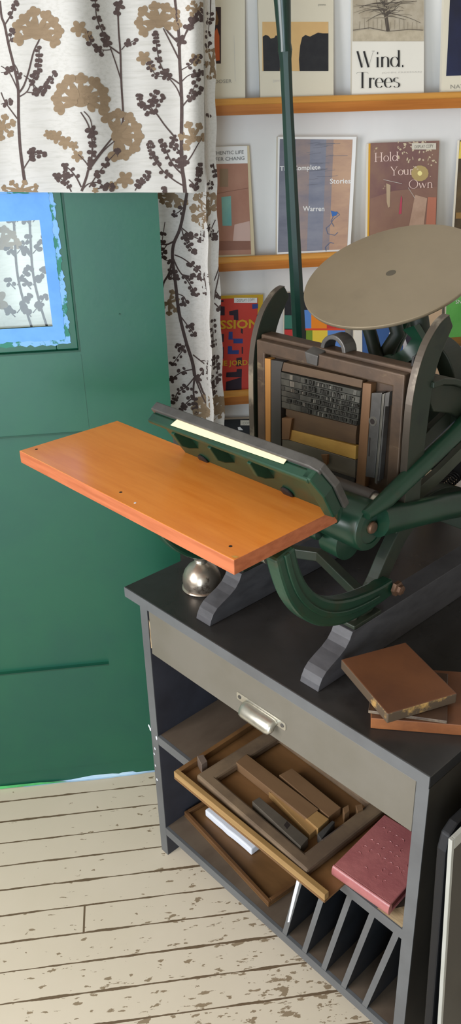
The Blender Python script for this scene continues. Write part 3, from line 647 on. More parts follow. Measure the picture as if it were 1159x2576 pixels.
for k in range(14): x = 905+k*11; b.line([(x, 52+random.uniform(-8, 5)), (x+random.uniform(-2, 2), 74)], .8, F_sepm, 2)
b.line([(888, 76), (930, 70), (975, 79), (1030, 74), (1064, 76)], 1.4, F_sepd, 3)
b.serif('Wind.', 898, 170, 1018, 168, 41, F_ink, 4.6, .5); b.serif('Trees', 897, 222, 1007, 220, 40, F_ink, 4.6, .5)
b.text('JOHN FREEMAN', 960, 185, 1060, 183, 4, F_pale)
b.done('white book reading Wind, Trees under a sepia drawing of a bare tree, top ledge')
b = Book([(1118, -55), (1300, -55), (1295, 232), (1110, 236)], 1.868, 1.886, [F_cream, M_bookpage]).body()
b.art([(1134, -50), (1290, -50), (1284, 186), (1122, 191), (1126, 120)], flat('navy_print', (34, 40, 72), (26, 26, 40), scale=5)); b.text('NAT', 1133, 223, 1168, 222, 10, F_inkg)
b.done('cream book with a navy picture at the right edge of the photo, top ledge')
# middle ledge
F_br = flat('terracotta_print', (176, 128, 106), (164, 112, 92), scale=9); F_brd = flat('dark_terracotta_print', (140, 94, 76)); F_pk = flat('pale_pink_print', (206, 172, 160))
b = Book([(450, 372), (627, 366), (641, 641), (462, 645)], 1.868, 1.886, [flat('beige_cover_edge', (214, 196, 160)), M_bookpage]).body()
b.art([(451, 372), (622, 367), (623, 411), (452, 414)], F_white); b.art([(452, 414), (623, 411), (632, 640), (462, 644)], F_br)
b.rect(553, 425, 574, 470, flat('olive_print', (150, 124, 98)), 2); b.line([(545, 487), (624, 473)], 1.4, F_brd); b.art([(557, 496), (581, 493), (583, 568), (560, 568)], flat('teal_print', (130, 180, 168), (96, 160, 160), scale=12), 2)
b.art([(590, 565), (628, 556), (630, 606), (586, 606)], F_pk, 2); b.art([(548, 606), (630, 606), (631, 628), (549, 630)], F_brd, 2)
b.text('THE AUTHENTIC LIFE', 493, 391, 613, 387, 9, flat('charcoal_ink', (90, 88, 86))); b.text('JENNIFER CHANG', 506, 407, 615, 402, 9, flat('charcoal_ink', (90, 88, 86)))
b.done('terracotta book with a teal rectangle and white title strip beside the curtain, middle ledge')
b = Book([(699, 344), (897, 344), (881, 634), (697, 639)], 1.867, 1.884, [F_white, M_bookpage]).body(.02)
F_sl = flat('slate_print', (122, 124, 136), (106, 108, 122), scale=9, stretch=(1, 1, 3)); F_sl2 = flat('blue_grey_print', (140, 142, 156), (120, 124, 142), scale=9, stretch=(1, 1, 3)); F_sl3 = flat('mauve_tan_print', (160, 142, 138), (132, 126, 136), scale=9, stretch=(1, 1, 3)); F_sl4 = flat('sand_print', (196, 160, 134), (176, 142, 124), scale=9, stretch=(1, 1, 3))
def lerp(a, b_, t): return (a[0]+(b_[0]-a[0])*t, a[1]+(b_[1]-a[1])*t)
tl, tr, br_, bl = (704, 350), (887, 351), (873, 627), (699, 635)
for t0, t1, m in ((0, .22, F_sl), (.22, .42, F_sl3), (.42, .64, F_sl2), (.64, .74, F_sl3), (.74, 1, F_sl4)):
    b.art([lerp(tl, tr, t0), lerp(tl, tr, t1), lerp(bl, br_, t1), lerp(bl, br_, t0)], m)
random.seed(9)
for k in range(26):
    y = random.uniform(360, 480); x = random.uniform(770, 830); b.line([(x, y), (x+random.uniform(15, 45), y-random.uniform(0, 5))], .9, F_sl, 2)
b.art([(832, 530), (850, 534), (846, 542), (836, 545)], flat('bright_blue_print', (60, 110, 180)), 3)
for pts in ([(846, 532), (854, 540), (838, 552), (830, 566), (820, 574), (824, 588), (842, 592), (850, 584)], [(840, 612), (830, 610), (818, 622), (820, 632)], [(838, 545), (832, 556), (840, 570)]): b.line(pts, 1.3, flat('blue_line_print', (92, 112, 150)), 3)
b.text('The Complete', 704, 430, 806, 426, 12, F_white, .012); b.text('Stories', 830, 462, 882, 461, 12.5, F_white, .012); b.text('Warren', 762, 531, 816, 531, 12.5, F_white, .012)
b.done('white bordered grey and sand book with the word Stories, behind the press lever, middle ledge')
b = Book([(927, 361), (1105, 354), (1094, 640), (923, 645)], 1.867, 1.882, [flat('amber_cover_edge', (216, 160, 46)), M_bookpage]).body(.016)
F_pl = flat('plum_print', (112, 72, 84), (128, 94, 88), scale=7); F_pl2 = flat('dusk_brown_print', (150, 116, 98), (134, 98, 90), scale=7)
b.art([(932, 360), (1105, 354), (1094, 640), (928, 645)], flat('plum_brown_print', (104, 64, 82), (150, 118, 96), scale=5, lo=.3, hi=.7, c3=(214, 196, 156), s3=30, lo3=.66, hi3=.7)); 
b.art([(990, 480), (1099, 470), (1094, 640), (930, 645), (931, 500)], F_pl2, 2)
b.art(ell(1056, 436, 22, 20, 0), flat('dusk_glow_print', (184, 160, 106)), 2); b.art(ell(1056, 436, 6, 6, 0), flat('sun_print', (250, 236, 160)), 3)
random.seed(21)
for k in range(60):
    x, y = random.uniform(1000, 1100), 356+abs(random.gauss(0, 30)); b.art(ell(x, y, random.uniform(1, 5), random.uniform(1, 3.5), random.uniform(0, 3), 7), flat('pale_leaf_light_print', (208, 190, 160)), 2)
Hs = P((880, 330), .2407)
def hq(*l): return [Hs(*p) for p in l]
b.art(hq((380, 545), (425, 562), (418, 790), (400, 800), (385, 740)), flat('pale_cloth_print', (188, 164, 136)), 3); b.art(hq((535, 670), (548, 700), (540, 865), (510, 868)), flat('magenta_print', (186, 74, 96)), 3)
b.art(hq((682, 665), (808, 700), (772, 985), (618, 990)), flat('beige_cloth_print', (192, 160, 140), (178, 146, 126), scale=30), 3); b.art(hq((815, 690), (905, 692), (896, 978), (795, 975)), flat('rose_cloth_print', (188, 120, 98)), 3)
b.line(hq((350, 505), (480, 535), (545, 548)), 1, F_pale, 3); b.line(hq((610, 590), (680, 700)), 1, F_pale, 3)
b.rect(1036, 360, 1097, 376, flat('label_white', (214, 206, 190)), 4)
b.text('DISPLAY COPY', 1043, 373.5, 1090, 371, 8, flat('label_ink', (96, 88, 80)), 0, 5)
F_rose = flat('pale_rose_ink', (236, 206, 196))
b.serif('Hold', 942, 407, 1003, 404, 22, F_rose, 2.4, .9); b.serif('Your', 982, 441, 1040, 439, 21, F_rose, 2.4, .9); b.serif('Own', 1029, 474, 1089, 472, 21, F_rose, 2.4, .9)
b.done('plum and brown book reading Hold Your Own with an amber spine edge, middle ledge')
b = Book([(1156, 353), (1300, 350), (1290, 632), (1138, 638)], 1.867, 1.882, [flat('dark_olive_cover', (74, 62, 48), (110, 90, 60), scale=14), M_bookpage]).body()
b.art([(1157, 356), (1300, 352), (1298, 396), (1153, 399)], flat('yellow_print', (226, 200, 96))); b.art([(1147, 535), (1290, 530), (1290, 548), (1146, 550)], flat('gold_brown_print', (150, 116, 66)))
b.done('dark book with a yellow top at the right edge of the photo, middle ledge')
# lower ledge
F_yel = flat('yellow_cover', (206, 166, 34)); F_red = flat('red_print', (204, 62, 48)); F_pur = flat('dark_purple_print', (44, 26, 44)); F_blu = flat('royal_blue_print', (44, 66, 138)); F_gold = flat('golden_letter_print', (214, 164, 32))
b = Book([(470, 746), (662, 741), (651, 985), (478, 990)], 1.867, 1.882, [F_yel, M_bookpage]).body(.016)
b.art([(474, 754), (649, 749), (643, 984), (480, 988)], F_red)
T = lambda l: [T8(*p) for p in l]
for pts in ([(640, 1090), (700, 1095), (700, 1170), (640, 1170)], [(640, 1330), (693, 1330), (690, 1400), (640, 1400)], [(640, 1430), (692, 1440), (690, 1540), (640, 1550)], [(650, 1040), (690, 1038), (690, 1055), (650, 1055)],
            [(738, 1135), (815, 1120), (818, 1210), (780, 1215), (778, 1170), (740, 1168)], [(715, 1660), (800, 1655), (805, 1630), (848, 1630), (846, 1700), (712, 1700)], [(712, 1740), (845, 1700), (845, 1815), (708, 1815)], [(800, 1535), (848, 1530), (848, 1600), (800, 1610)], [(840, 1280), (855, 1285), (855, 1330), (838, 1320)], [(845, 1440), (857, 1440), (857, 1500), (846, 1500)], [(975, 1165), (985, 1165), (985, 1200), (977, 1190)]):
    b.art(T(pts), F_pur, 2)
for pts in ([(735, 1310), (768, 1310), (768, 1370), (855, 1370), (855, 1410), (775, 1410), (775, 1378), (732, 1378)], [(728, 1435), (762, 1435), (765, 1470), (822, 1468), (820, 1502), (726, 1502)], [(935, 1075), (985, 1070), (985, 1110), (937, 1115)]): b.art(T(pts), F_blu, 2)
b.text('PASSION', 512, 829, 651, 824, 21, F_gold, .03, 3); b.text('JUNE JORDAN', 528, 921, 650, 917, 12.5, F_gold, .02, 3)
b.rect(589, 749, 647, 762, F_white, 3); b.text('DISPLAY COPY', 596, 759.5, 641, 757.5, 7, F_inkg, 0, 5)
b.done('red and yellow book with dark blocks and golden capitals beside the curtain, lower ledge')
b = Book([(716, 737), (870, 733), (866, 975), (714, 980)], 1.867, 1.882, [F_blackp, M_bookpage]).body(.016)
for r, c in (((716, 793, 760, 827), (60, 120, 104)), ((716, 829, 760, 900), (200, 60, 58)), ((762, 780, 783, 826), (92, 140, 214)), ((783, 780, 822, 826), (238, 140, 40)), ((760, 826, 868, 831), (222, 78, 48)), ((770, 831, 786, 960), (120, 150, 50)), ((786, 831, 824, 960), (238, 206, 72)), ((824, 831, 868, 960), (96, 140, 214)), ((822, 760, 868, 826), (200, 60, 58))):
    b.rect(*r, flat('block_%d_%d' % (r[0], r[1]), c), 2)
b.done('multicoloured block pattern book behind the press lever on the lower ledge')
b = Book([(893, 731), (1044, 727), (1040, 965), (891, 970)], 1.867, 1.882, [flat('steel_blue_cover', (62, 100, 160), (52, 88, 146), scale=6), M_bookpage]).body(.016)
b.art([(893, 731), (910, 731), (912, 968), (891, 970)], F_creamw, 2)
b.art([(1010, 829), (1040, 828), (1040, 960), (1030, 960)], flat('dark_violet_print', (50, 44, 60)), 2)
for pts in ([(1012, 795), (1000, 815), (985, 826), (978, 840), (990, 846), (1004, 830), (1014, 812)], [(982, 858), (992, 856), (1004, 872), (1007, 906), (1000, 906), (998, 880), (986, 874), (978, 900), (964, 900)], [(1008, 832), (1014, 830), (1024, 868), (1022, 910), (1010, 910), (1014, 870)]): b.art(pts, flat('pale_figure_print', (206, 204, 210)), 3)
b.done('steel blue book with pale limbs printed on it, below the ink disc, lower ledge')
b = Book([(1124, 722), (1300, 716), (1290, 958), (1116, 964)], 1.867, 1.882, [flat('green_cover', (110, 190, 96), (82, 164, 70), scale=6), M_bookpage]).body(.016)
b.text('SNOW', 1146, 764, 1186, 762, 10, F_white, 0, 2); b.art([(1119, 850), (1298, 838), (1296, 862), (1118, 874)], flat('gold_band_print', (140, 98, 40), (96, 66, 30), scale=40, stretch=(.3, 1, 2)), 2); b.art([(1118, 874), (1296, 862), (1290, 958), (1116, 964)], flat('sea_blue_print', (92, 128, 176)), 2)
b.done('green and blue book with a gold band at the right photo edge')
b = Book([(1050, 760), (1112, 757), (1110, 962), (1048, 966)], 1.867, 1.880, [flat('peach_cover', (214, 184, 152)), M_bookpage]).body()
b.done('plain peach coloured book seen between the right press rail and rear arch')
# books standing on the hidden ledge
b = Book([(500, 1058), (668, 1052), (662, 1300), (500, 1304)], 1.867, 1.880, [flat('black_cover', (20, 20, 24)), M_bookpage]).body(.016)
b.rect(605, 1057, 640, 1070, flat('label_white', (214, 206, 190)), 2); b.art([(598, 1075), (604, 1074), (612, 1082), (600, 1082)], F_white, 2); b.text('COPY', 611, 1067.5, 634, 1066.5, 6, F_inkg, 0, 3)
b.done('black book with a white label seen between curtain and press, below the ledges')
b = Book([(1062, 1012), (1150, 1008), (1148, 1200), (1058, 1204)], 1.867, 1.880, [flat('tan_cover', (178, 156, 126)), M_bookpage]).body(.016)
b.rect(1058, 1012, 1069, 1203, F_blackp, 2); b.art([(1103, 1010), (1150, 1008), (1148, 1200), (1102, 1202)], F_blackp, 2)
b.done('tan book with black edges seen through the press frame beside its right rail')

# ================================================================== CABINET
WC, DC = .677, .712
e = thing('storage_cabinet', 'grey painted open cabinet with one long drawer standing under the printing press', 'cabinet', (.30, .3, 0))
sub(MB().box((-.074, -.001, .6935), (WC, DC, .717)), 'worktop', [M_top], e, bevel=.0015)
q = MB(); q.box((-.0735, -.0022, .694), (WC-.0005, -.0008, .7165)); sub(q, 'worktop_edge', M_grey, e)
def side(u0, u1):
    q = MB(); q.box((u0, 0, 0), (u1, DC-.02, .693), 0); return q
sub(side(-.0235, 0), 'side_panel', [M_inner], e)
q = side(.655, WC); sub(q, 'side_panel', [mat('shaded_side_panel', (58, 52, 44), (48, 43, 36), 5, .5)], e)  # dim light on this side painted in as a darker tone
for a_, b_ in ((-.0235, 0), (.655, WC)): sub(MB().box((a_, -.0015, 0), (b_, .0, .6935)), 'face_edge', M_grey, e)
for (x, y, r_) in ((377, 1825, 4), (380, 1833, 5), (396, 1855, 5), (392, 1882, 3), (390, 1895, 3), (397, 1960, 4), (393, 1925, 3)):
    c = cv(x, y, 0)
    q = MB(); q.poly([(c.x+a*.0007, -.0021, c.z+b2*.0011) for a, b2 in [(math.cos(t)*r_*random.uniform(.6, 1.2), math.sin(t)*r_*random.uniform(.6, 1.4)) for t in [k*.7 for k in range(9)]]]); sub(q, 'white_paint_chip', M_chipwhite, e)
q = MB(); q.box((0, .006, .342), (.655, DC-.03, .365), 0); q.box((0, -.0012, .342), (.655, .006, .3652), 1)
zf = .3656; q.add([(.60, .001, zf), (.652, .001, zf), (.652, .05, zf), (.635, .045, zf), (.62, .02, zf), (.607, .014, zf)], [(0, 1, 2, 3, 4, 5)], 2)
sub(q, 'shelf', [M_shelfw, M_grey, M_rawwood], e)
q = MB(); q.box((0, .006, .066), (.655, DC-.03, .089), 0); q.box((0, -.0012, .066), (.655, .006, .0892), 1); sub(q, 'bottom_shelf', [M_shelfw, M_grey], e)
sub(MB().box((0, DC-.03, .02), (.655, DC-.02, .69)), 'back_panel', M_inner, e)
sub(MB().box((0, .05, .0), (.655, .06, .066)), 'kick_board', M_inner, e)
for k, ub in enumerate((.378, .432, .483, .533, .584)):
    q = MB(); ut = ub+.2125*(.342-.09)
    q.prism([(ub, .0, .0895), (ub+.0115, .0, .0895), (ut+.0115, .0, .3418), (ut, .0, .3418)], (0, .45, 0), 0)
    q.add([(ub, -.0008, .0895), (ub+.0115, -.0008, .0895), (ut+.0115, -.0008, .3418), (ut, -.0008, .3418)], [(0, 1, 2, 3)], 1)
    if k == 0: q.add([(ub+.015, -.0014, .135), (ub+.020, -.0014, .14), (ub+.052, -.0014, .31), (ub+.045, -.0014, .31), (ub+.028, -.0014, .22)], [(0, 1, 2, 3, 4)], 2)
    sub(q, 'divider', [M_slot, M_grey, M_chipwhite], e)
dr = sub(MB().box((.004, -.0005, .588), (.6535, .018, .6925), 0).box((.02, .018, .594), (.64, .5, .60), 1), 'drawer', [M_greyd, M_inner], e, bevel=.001)
q = MB(); q.add([(0.0005, .001, .60), (.0035, .001, .60), (.0035, .001, .66), (.0005, .001, .67)], [(0, 1, 2, 3)]); sub(q, 'bare_wood_gap', M_rawwood, e)
# cup pull with a backplate
def rr(u0, u1, z0, z1, v, r=.004, n=4):
    out = []
    for cx, cz_, a in ((u1-r, z0+r, -90), (u1-r, z1-r, 0), (u0+r, z1-r, 90), (u0+r, z0+r, 180)):
        for k in range(n+1): t = math.radians(a+90*k/n); out.append((cx+r*math.cos(t), v, cz_+r*math.sin(t)))
    return out
hd = MB().prism(rr(.263, .387, .622, .6385, -.0022), (0, .0018, 0)); HD = sub(hd, 'handle', M_nickel, dr)
q = MB(); prof = []
for k in range(10):
    t = math.radians(-8+k*11.5); prof.append((-.003-.021*math.cos(t)*1.0, .613+.020*math.sin(t)))
vs = []; us = [.283, .284, .288, .296, .354, .362, .366, .367]; sc = [.35, .7, .92, 1, 1, .92, .7, .35]
for u, s_ in zip(us, sc):
    for (v, z) in prof: vs.append((u, -.003+(v+.003)*s_, .618+(z-.618)*s_))
q.add(vs, [(i*10+j, (i+1)*10+j, (i+1)*10+j+1, i*10+j+1) for i in range(7) for j in range(9)])
o = sub(q, 'cup_pull', M_nickel, HD, smooth=60); sd = o.modifiers.new('solid', 'SOLIDIFY'); sd.thickness = .0012
for u in (.271, .379): q = MB().lathe((u, -.0042, .6302), (0, 1, 0), [(.0005, 0), (.0035, .0006), (.004, .002)], 0, 14); sub(q, 'screw', M_irong, HD, smooth=50)

# wooden blocks on the right of the worktop
def slab(pts, z0, z1, mats, label, name='wood_block', bevel=.001, cat='wood block', group=None, side=1):
    q = MB().prism([(a, b_, z0) for a, b_ in pts], (0, 0, z1-z0), 0, side)
    c = (sum(p[0] for p in pts)/len(pts), sum(p[1] for p in pts)/len(pts), z0)
    return solo(q, name, mats, label, cat, c, 'cab', group, bevel=bevel)
def quad(c, du, dv, L_, W_): # corner, direction of first edge
    d = Vector((du, dv)).normalized(); n = Vector((-d.y, d.x)); c = Vector(c); return [tuple(c), tuple(c+d*L_), tuple(c+d*L_+n*W_), tuple(c+n*W_)]
G_b = 'stacked wooden blocks on the worktop'
slab(quad((.551, .019), .108, .086, .150, .135), .7175, .738, [M_blk, M_blko], 'wooden block with a bright orange edge, bottom of the stack on the cabinet top', group=G_b)
slab(quad((.541, .024), .100, .066, .12, .12), .7385, .7445, [mat('dark_brown_plate', (60, 42, 32), (74, 52, 38), 10, .4), mat('pale_plate_rim', (128, 112, 94), (60, 44, 36), 30, .5)], 'thin dark brown plate with a pale rim sandwiched between two wooden blocks', 'printing_plate', cat='plate', group=G_b)
slab(quad((.581, .019), .046, .116, .125, .150), .745, .764, [M_blk, M_blkedge], 'chipped reddish brown wooden block with a tan edge, top of the stack on the cabinet', bevel=.002, group=G_b)

# oil can
oc = cz(509, 1477, .717); e = thing('oil_can', 'tarnished tin oil can with rust spots standing under the orange feed board', 'oil can', (oc.x, oc.y, .7172))
prof = [(.036, 0), (.0405, .001), (.0415, .003), (.040, .0055), (.0385, .0065), (.0385, .012), (.0395, .018), (.0388, .028), (.0345, .040), (.027, .050), (.018, .0565), (.013, .060), (.0125, .066)]
sub(MB().lathe((oc.x, oc.y, .7172), (0, 0, 1), prof, 0, 48), 'body', M_oil, e, smooth=50)
prof = [(.0128, .0605), (.0135, .062), (.0128, .0635), (.0135, .065), (.0128, .0665), (.0138, .069), (.0165, .071), (.0168, .073), (.0150, .0735), (.0130, .072), (.0125, .068)]
sub(MB().lathe((oc.x, oc.y, .7172), (0, 0, 1), prof, 0, 36), 'threaded_collar', M_steel, e, smooth=35)
sub(MB().lathe((oc.x, oc.y, .7172), (0, 0, 1), [(.0115, .0675), (.0118, .072), (.004, .074), (.0025, .11), (.0015, .14)], 0, 20), 'spout', M_brass, e, smooth=50)

# ================================================================== PRINTING PRESS
PR = thing('printing_press', 'dark green hand-lever platen printing press standing on the grey cabinet', 'printing press', (.277, .3, .7175))
R1 = [(.027, .7175), (.030, .728), (.037, .740), (.047, .749), (.062, .756), (.080, .763), (.095, .772), (.105, .783), (.112, .797), (.62, .797), (.62, .7175)]
for u0, u1 in ((.3925, .434), (.121, .161)):
    q = MB().prism([(u0, v, z) for v, z in R1], (u1-u0, 0, 0), 0, 0); sub(q, 'runner', mat('dark_runner_side', (70, 68, 70), (58, 56, 58), 10, .5) if False else M_runner, PR, bevel=.0008)
# cast base: two arched side frames with feet and cross webs
for u, nm in ((.414, 1), (.141, 0)):
    q = MB()
    q.bar(cat([(u, .150, .806), (u, .19, .845), (u, .225, .895), (u, .262, .935), (u, .31, .958), (u, .37, .958), (u, .43, .935), (u, .48, .90), (u, .52, .85), (u, .55, .806)]), .022, lerps([.035, .034, .034, .036, .04, .04, .036, .034, .034, .04]), (1, 0, 0))
    q.box((u-.02, .116, .7975), (u+.02, .19, .806)); q.box((u-.02, .52, .7975), (u+.02, .60, .806))
    q.bar([(u, .25, .93), (u, .240, 1.05), (u, .236, 1.19)], .018, .03, (1, 0, 0))
    fr = sub(q, 'side_frame', M_pgreend, PR, bevel=.002)
    q = MB().lathe((u+.002, .133, .806), (0, 0, 1), [(.007, 0), (.0075, .0012), (.005, .0022), (.0015, .0012)], 0, 18); sub(q, 'screw', M_steel, fr, smooth=40)
q = MB(); q.box((.15, .30, .94), (.405, .36, .955)); q.box((.15, .50, .83), (.405, .53, .87)); q.bar([(.15, .17, .83), (.28, .20, .85), (.405, .17, .83)], .02, .02, (0, 0, 1)); sub(q, 'cross_web', M_pgreend, PR, bevel=.002)
q = MB().box((.155, .575, .90), (.47, .60, 1.06)); q.prism([(.30, .575, 1.0601), (.46, .575, 1.0601), (.40, .575, 1.12), (.34, .575, 1.12)], (0, .025, 0)); sub(q, 'added_rear_plate', M_pgreend, PR, bevel=.004)  # plate added to hide the bright wall behind the press
# bed
q = MB(); q.box((.114, .2165, .985), (.446, .245, 1.232)); bed = sub(q, 'bed', M_iron, PR, bevel=.003)
def railpath(u): return [(u, .220, .985), (u, .220, 1.05), (u, .221, 1.12), (u, .224, 1.18), (u, .231, 1.222), (u, .246, 1.257), (u, .268, 1.283), (u, .286, 1.296)]
for u in (.4535, .107):
    q = MB(); q.bar(cat(railpath(u)), .012, lerps([.042, .043, .047, .050, .048, .045, .038, .022]), (1, 0, 0), 0)
    rl = sub(q, 'roller_rail', M_pgreend, PR, bevel=.002)
    q = MB()
    for i, (uu, v, z) in enumerate(railpath(u)[:-1]): pass
    pr_ = cat(railpath(u)); hh = lerps([.042, .043, .047, .050, .048, .045, .038, .022]); pts = []
    for i, p in enumerate(pr_):
        a = Vector(pr_[max(i-1, 0)]); b2 = Vector(pr_[min(i+1, len(pr_)-1)]); t = (b2-a).normalized(); nrm = t.cross(Vector((1, 0, 0))).normalized()
        s_ = 1 if nrm.y < 0 else -1; pts.append(Vector(p)+nrm*s_*(hh[i]/2+.0006))
    q.bar(pts, .0122, .0012, (1, 0, 0)); sub(q, 'worn_track', mat('worn_rail_track', (92, 82, 72), (160, 148, 130), 9, .38, lo=.52, hi=.62, metal=.5), rl)
# chase latch on top of the bed
q = MB(); pts = []
for k in range(15): t = math.radians(188-k*14.0); pts.append((.281+.0235*math.cos(t), .234, 1.230+.023*math.sin(t)))
q.bar(pts, .030, [.008]*15, (0, 1, 0)); q.prism([(.238, .197, 1.226), (.268, .197, 1.224), (.266, .197, 1.206), (.243, .197, 1.207)], (0, .022, .006)); sub(q, 'chase_latch', M_irong, PR, bevel=.0015)
q = MB().tube([(.432, .232, 1.23), (.434, .232, 1.246), (.437, .236, 1.25), (.438, .24, 1.23)], .003, 0, 8); sub(q, 'wire_hook', M_irond, PR, smooth=60)
# ink disc
dn = Vector((.0131, -.4153, .9096)).normalized(); DCN = Vector((.277, .371, 1.335))
dk = sub(MB().lathe(DCN, dn, [(.0001, -.010), (.147, -.010), (.1525, -.007), (.1545, -.003), (.1545, -.0008), (.1535, 0), (.0001, 0.0)], 0, 96), 'ink_disc', M_disc, PR, smooth=35)
sub(MB().lathe(DCN, dn, [(.0001, .0002), (.0085, .0003), (.0088, .0001)], 0, 24), 'centre_plug', mat('darker_disc_steel', (108, 100, 86), None, rough=.35, metal=.7), dk)
q = MB(); q.tube([DCN-dn*.011, DCN-dn*.05, DCN-dn*.10+Vector((0, .02, 0)), (.277, .34, 1.12)], [.028, .014, .010, .010], 0, 14)
q.bar([(.355, .33, 1.262), (.365, .345, 1.24), (.352, .34, 1.215), (.335, .32, 1.20), (.325, .30, 1.205)], .016, .024, (0, 1, 0))
q.bar([(.21, .32, 1.29), (.235, .31, 1.268)], .02, .022, (0, 1, 0))
sub(q, 'disc_bracket', M_pgreen, PR, smooth=45)
for (pts, w) in (([cv(920, 800, .36), cv(935, 850, .35), cv(955, 930, .33)], .024), ([cv(1052, 785, .36), cv(1062, 850, .36), cv(1050, 930, .34), cv(1030, 1000, .31)], .032), ([cv(990, 800, .37), cv(1000, 840, .37), cv(975, 880, .36), cv(960, 905, .36)], .026)):
    sub(MB().tube([tuple(p) for p in pts], w/2, 0, 12), 'disc_support_arm', M_pgreend, PR, smooth=50)
# rear arch and saddle seen right of the rail
pts = [cv(x, y, .42) for x, y in ((1088, 868), (1108, 876), (1128, 896), (1142, 928), (1150, 968), (1156, 1010), (1162, 1080))]
sub(MB().bar(cat(pts), .05, .030, (0, 1, 0)), 'rear_arch', M_pgreend, PR, bevel=.003)
q = MB(); c0 = cu(1120, 965, .43)
pa = [cu(x, y, .44) for x, y in ((1058, 962), (1085, 952), (1115, 953), (1145, 962), (1185, 985), (1240, 1030))]
q.bar([tuple(p) for p in pa], .05, .010, (1, 0, 0)); q.prism([tuple(p) for p in ([cu(x, y, .43) for x, y in ((1062, 968), (1090, 962), (1120, 963), (1150, 972), (1220, 1030), (1200, 1075), (1159, 1058), (1115, 1035), (1070, 1030), (1062, 1010))])], (.016, 0, 0))
sub(q, 'saddle_casting', M_pgreend, PR, bevel=.002)
# lever
lp = [(.05, .46, .98), (.05, .41, 1.08), (.05, .388, 1.168), (.05, .364, 1.443), (.05, .351, 1.60), (.05, .346, 1.668), (.05, .345, 1.680), (.05, .3435, 1.692), (.05, .336, 1.78), (.05, .328, 1.87), (.05, .325, 1.93)]
lv = sub(MB().tube(lp[:7], [.018, .016, .0140, .0122, .0105, .0108, .0125], 0, 8), 'lever', M_lever, PR, smooth=30)
sub(MB().tube(lp[6:], [.0125, .0112, .0155, .018, .013], 0, 14), 'grip', M_lever, lv, smooth=50)
q = MB(); q.lathe((.04, .46, .985), (1, 0, 0), [(.0, -.01), (.026, -.01), (.026, .40), (.0, .40)], 0, 28); sub(q, 'lever_shaft', M_irond, PR, smooth=40)
# pivot hub, side arm, diagonal bar
HV, HZ = .128, .996
hb = sub(MB().lathe((.365, HV, HZ), (1, 0, 0), [(.0, 0), (.037, 0), (.040, .003), (.0415, .080), (.039, .0845), (.028, .0855), (.028, .084), (.0, .084)], 0, 40), 'pivot_hub', M_pgreen, PR, smooth=35)
sub(MB().lathe((.449, HV, HZ), (1, 0, 0), [(.0, 0), (.0105, 0), (.0105, .003), (.0085, .0055), (.0, .006)], 0, 24), 'pivot_screw', M_copper, hb, smooth=35)
sub(MB().lathe((.35, HV+.02, HZ-.055), (1, 0, 0), [(.0, 0), (.032, 0), (.034, .04), (.0, .044)], 0, 30), 'lower_hub', M_pgreen, PR, smooth=35)
sub(MB().tube([(.36, HV-.02, HZ-.03), (.30, HV-.035, HZ-.028), (.25, HV-.04, HZ-.02)], [.018, .014, .013], 0, 12), 'cross_rod', M_pgreen, PR, smooth=50)
sub(MB().tube([(.452, .140, 1.004), (.460, .20, .994), (.466, .30, .976), (.470, .40, .955), (.47, .56, .93)], [.025, .0215, .021, .022, .024], 0, 12, up=(1, 0, 0), sq=1.1), 'side_arm', M_pgreen, PR, smooth=40)
sub(MB().tube([(.455, .105, 1.028), (.458, .15, 1.040), (.46, .23, 1.070), (.46, .35, 1.11), (.46, .50, 1.16)], [.009, .014, .0155, .016, .018], 0, 12), 'diagonal_bar', M_pgreen, PR, smooth=50)
sub(MB().bar([tuple(cu(1050, 1238, .42)), tuple(cu(1100, 1195, .42)), tuple(cu(1200, 1095, .42))], .012, .026, (1, 0, 0)), 'brace_bar', mat('grey_green_bar', (72, 76, 62), (58, 62, 50), 12, .5), PR, bevel=.001)
sub(MB().bar([tuple(cu(1010, 1180, .40)), tuple(cu(1080, 1095, .40)), tuple(cu(1200, 975, .40))], .012, .035, (1, 0, 0)), 'brace_bar', M_pgreend, PR, bevel=.001)
q = MB(); a = cu(1088, 1248, .40); b2 = cu(1200, 1150, .40); n = 22*12; pts = []
ax = (b2-a); L_ = ax.length; ax.normalize(); p1 = ax.cross(Vector((1, 0, 0))).normalized(); p2 = ax.cross(p1)
for k in range(n+1): t = k/12*2*math.pi; pts.append(a+ax*L_*k/n+p1*.011*math.cos(t)+p2*.011*math.sin(t))
sub(q.tube(pts, .0018, 0, 6), 'spring', M_irond, PR, smooth=60)
# ink roller below the bed
ra = cv(852, 1226, .165); rb = cv(950, 1262, .165); rb.z = ra.z = (ra.z+rb.z)/2
rl = sub(MB().lathe((ra.x-.12, .165, ra.z), (1, 0, 0), [(.0, 0), (.0165, 0), (.0165, rb.x-ra.x+.112), (.0, rb.x-ra.x+.112)], 0, 28), 'ink_roller', mat('dark_roller_rubber', (84, 76, 72), (70, 62, 58), 14, .4), PR, smooth=40)
sub(MB().lathe((rb.x-.008, .165, ra.z), (1, 0, 0), [(.0, 0), (.0135, 0), (.0135, .012), (.0, .012)], 0, 24), 'roller_end', M_steel, rl, smooth=40)
